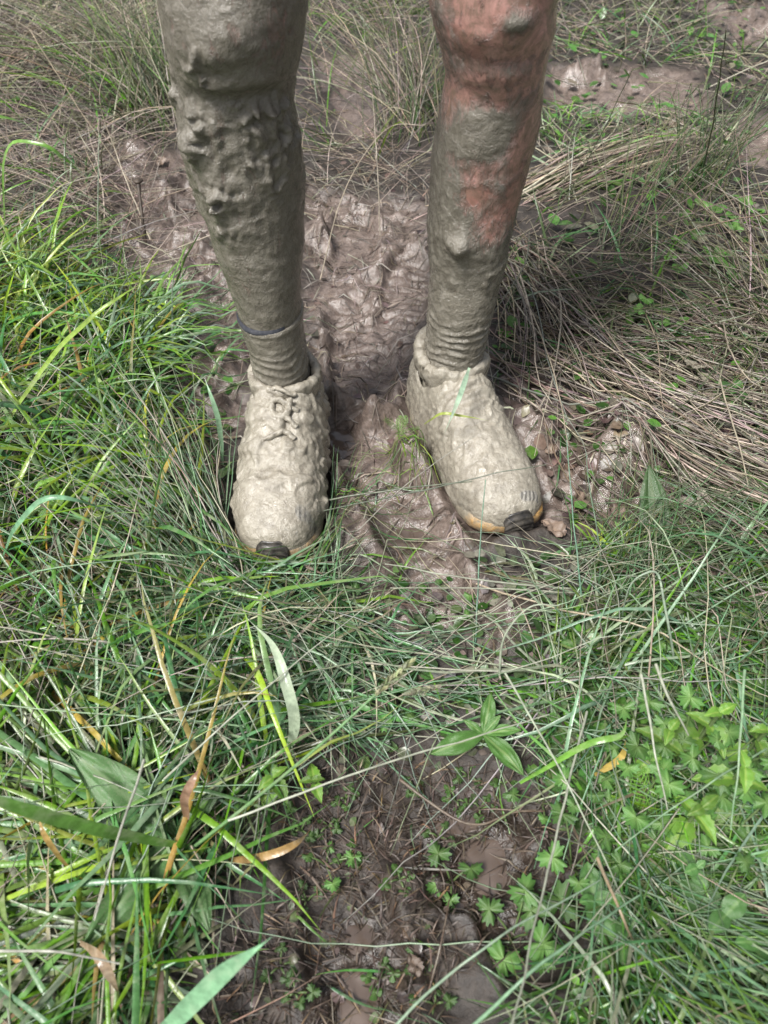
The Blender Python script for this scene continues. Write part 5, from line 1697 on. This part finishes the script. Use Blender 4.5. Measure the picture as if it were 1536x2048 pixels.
# low herb leaves that carpet the ground at the right
PL = []
def leafmass(poly, n, L, cols, wts, hmax, kinds=(0,), thin=.6):
    b = scatter(poly, n)
    b = b[rng.uniform(size=n) > thin * samp(np.clip(PR, 0, 1), b[:, 0], b[:, 1])]
    n = len(b)
    az, pt = U_(0, 6.28, n), rng.normal(size=n) * .35
    s = U_(L[0], L[1], n)
    out = [(0, 0, 0), (.30, .28, .03), (.34, .58, .02), (.17, .86, 0), (0, 1, -.06), (-.17, .86, 0), (-.34, .58, .02), (-.30, .28, .03), (0, .5, -.05)]
    Q = np.array(out)
    loc = Q[None] * s[:, None, None]
    y = loc[..., 1] * np.cos(pt)[:, None] - loc[..., 2] * np.sin(pt)[:, None]
    z = loc[..., 1] * np.sin(pt)[:, None] + loc[..., 2] * np.cos(pt)[:, None]
    x = loc[..., 0]
    V = np.stack([b[:, 0:1] + x * np.cos(az)[:, None] - y * np.sin(az)[:, None], b[:, 1:2] + x * np.sin(az)[:, None] + y * np.cos(az)[:, None],
                  b[:, 2:3] + z + U_(.003, hmax, n)[:, None]], -1)
    ok = ~inside_person(V).any(1)
    V = V[ok]; n = len(V)
    g_ = samp(HR, V[..., 0], V[..., 1]); V[..., 2] = np.maximum(V[..., 2], g_ + .001)
    f1 = np.array([[8, k, (k + 1) % 8] for k in range(8)])
    F = (np.arange(n)[:, None, None] * 9 + f1[None]).reshape(-1, 3)
    C = np.repeat(palette(n, cols, wts), 9, 0)
    return V.reshape(-1, 3), F, C
lm = join([
    leafmass(RLOW, 1900, (.009, .022), [(.07, .18, .035), (.10, .25, .04), GD, (.16, .20, .1)], [4, 2, 5, 1.5], .025),
    leafmass(TOPR, 1600, (.014, .036), [(.07, .18, .035), GD, (.17, .16, .12), (.10, .24, .04)], [3, 3, 3, 2], .03),
    leafmass(RMID, 420, (.010, .026), [(.07, .18, .03), GD, (.10, .24, .03)], [3, 4, 2], .02),
    leafmass(CLOW, 420, (.008, .02), [GD, (.07, .14, .04), GR, (.15, .17, .11)], [3, 3, 3, 2], .014),
    leafmass(LEFTG, 700, (.010, .024), [GD, (.07, .17, .03), (.1, .24, .04)], [4, 3, 1], .02),
    leafmass(TOPL, 250, (.015, .03), [GD, (.07, .17, .03), GR], [3, 3, 2], .03),
])
tag(link('ground_cover', new_mesh('ground_cover', lm[0], lm[1], M_LEAF, lm[2])), 'low green herb leaves carpeting the ground between the grass', kind='stuff')
MUDL = (.10, .078, .064)
ll = join([
    leafmass(RMID, 1000, (.010, .030), [(.15, .115, .092), MUDL, (.07, .052, .042), (.19, .15, .12)], [4, 4, 3, 1.5], .006),
    leafmass(TOPR, 350, (.012, .032), [MUDL, (.07, .05, .04)], [3, 3], .006),
    leafmass(CENT, 150, (.008, .020), [MUDL, (.06, .045, .035)], [3, 3], .003),
    leafmass(BOTM, 130, (.006, .013), [MUDL, (.07, .10, .04), (.06, .045, .035)], [3, 3, 3], .004, thin=.2),
])
tag(link('leaf_litter', new_mesh('leaf_litter', ll[0], ll[1], M_DEAD, ll[2])), 'small mud stained dead leaves trodden into the ground', kind='stuff')

DL = 'fallen leaves'
for (u, v, L, az, var, lab) in [
    (15, 1575, .060, .4, 2, 'reddish grey dead leaf at the left edge'), (1090, 925, .024, .9, 2, 'brown rounded dead leaf touching the turned shoe'),
    (1160, 990, .034, -1.9, 2, 'yellowish brown leaf below the side of the turned shoe'), (1225, 1030, .030, .4, 0, 'muddy leaf lying below the straw swathe'),
    (1120, 960, .036, .2, 1, 'torn brown leaf right of the turned shoe toe'), (1120, 1095, .034, 2.2, 2, 'curled muddy leaf on the mud below the shoe toe'),
    (1110, 740, .040, .5, 2, 'pale muddy leaf under the straw sheaf'), (1160, 690, .042, 1.4, 1, 'brown leaf under the falling straw by the ankle'),
    (1240, 820, .034, 2.4, 2, 'pale curled leaf among the combed straw'), (1455, 920, .036, -.4, 1, 'dark brown pod shaped leaf in the straw at the right'),
    (1330, 270, .050, .8, 2, 'pale dead leaf right of the far boot print'), (85, 355, .055, .2, 0, 'brown leaf flat on the mud at the far left'),
    (320, 325, .045, 2.0, 2, 'pale leaf scrap on the mud beside the muddy leg'), (1010, 690, .034, 1.1, 1, 'brown leaf behind the turned shoe heel'),
    (805, 1875, .017, .5, 1, 'pinkish grey leaf on the mud at the bottom'), (835, 1960, .018, 1.9, 1, 'oval pinkish leaf near the bottom edge'),
]:
    c = base_at(u, v)
    o = link('dead_leaf', proto('dead', var))
    o.matrix_world = Matrix.Translation((c[0], c[1], c[2] + .006)) @ Matrix.Rotation(az - math.pi / 2, 4, 'Z') @ Matrix.Rotation(.12, 4, 'X') @ Matrix.Rotation(rng.normal() * .25, 4, 'Y') @ Matrix.Scale(L, 4)
    tag(o, lab, 'leaf', DL)
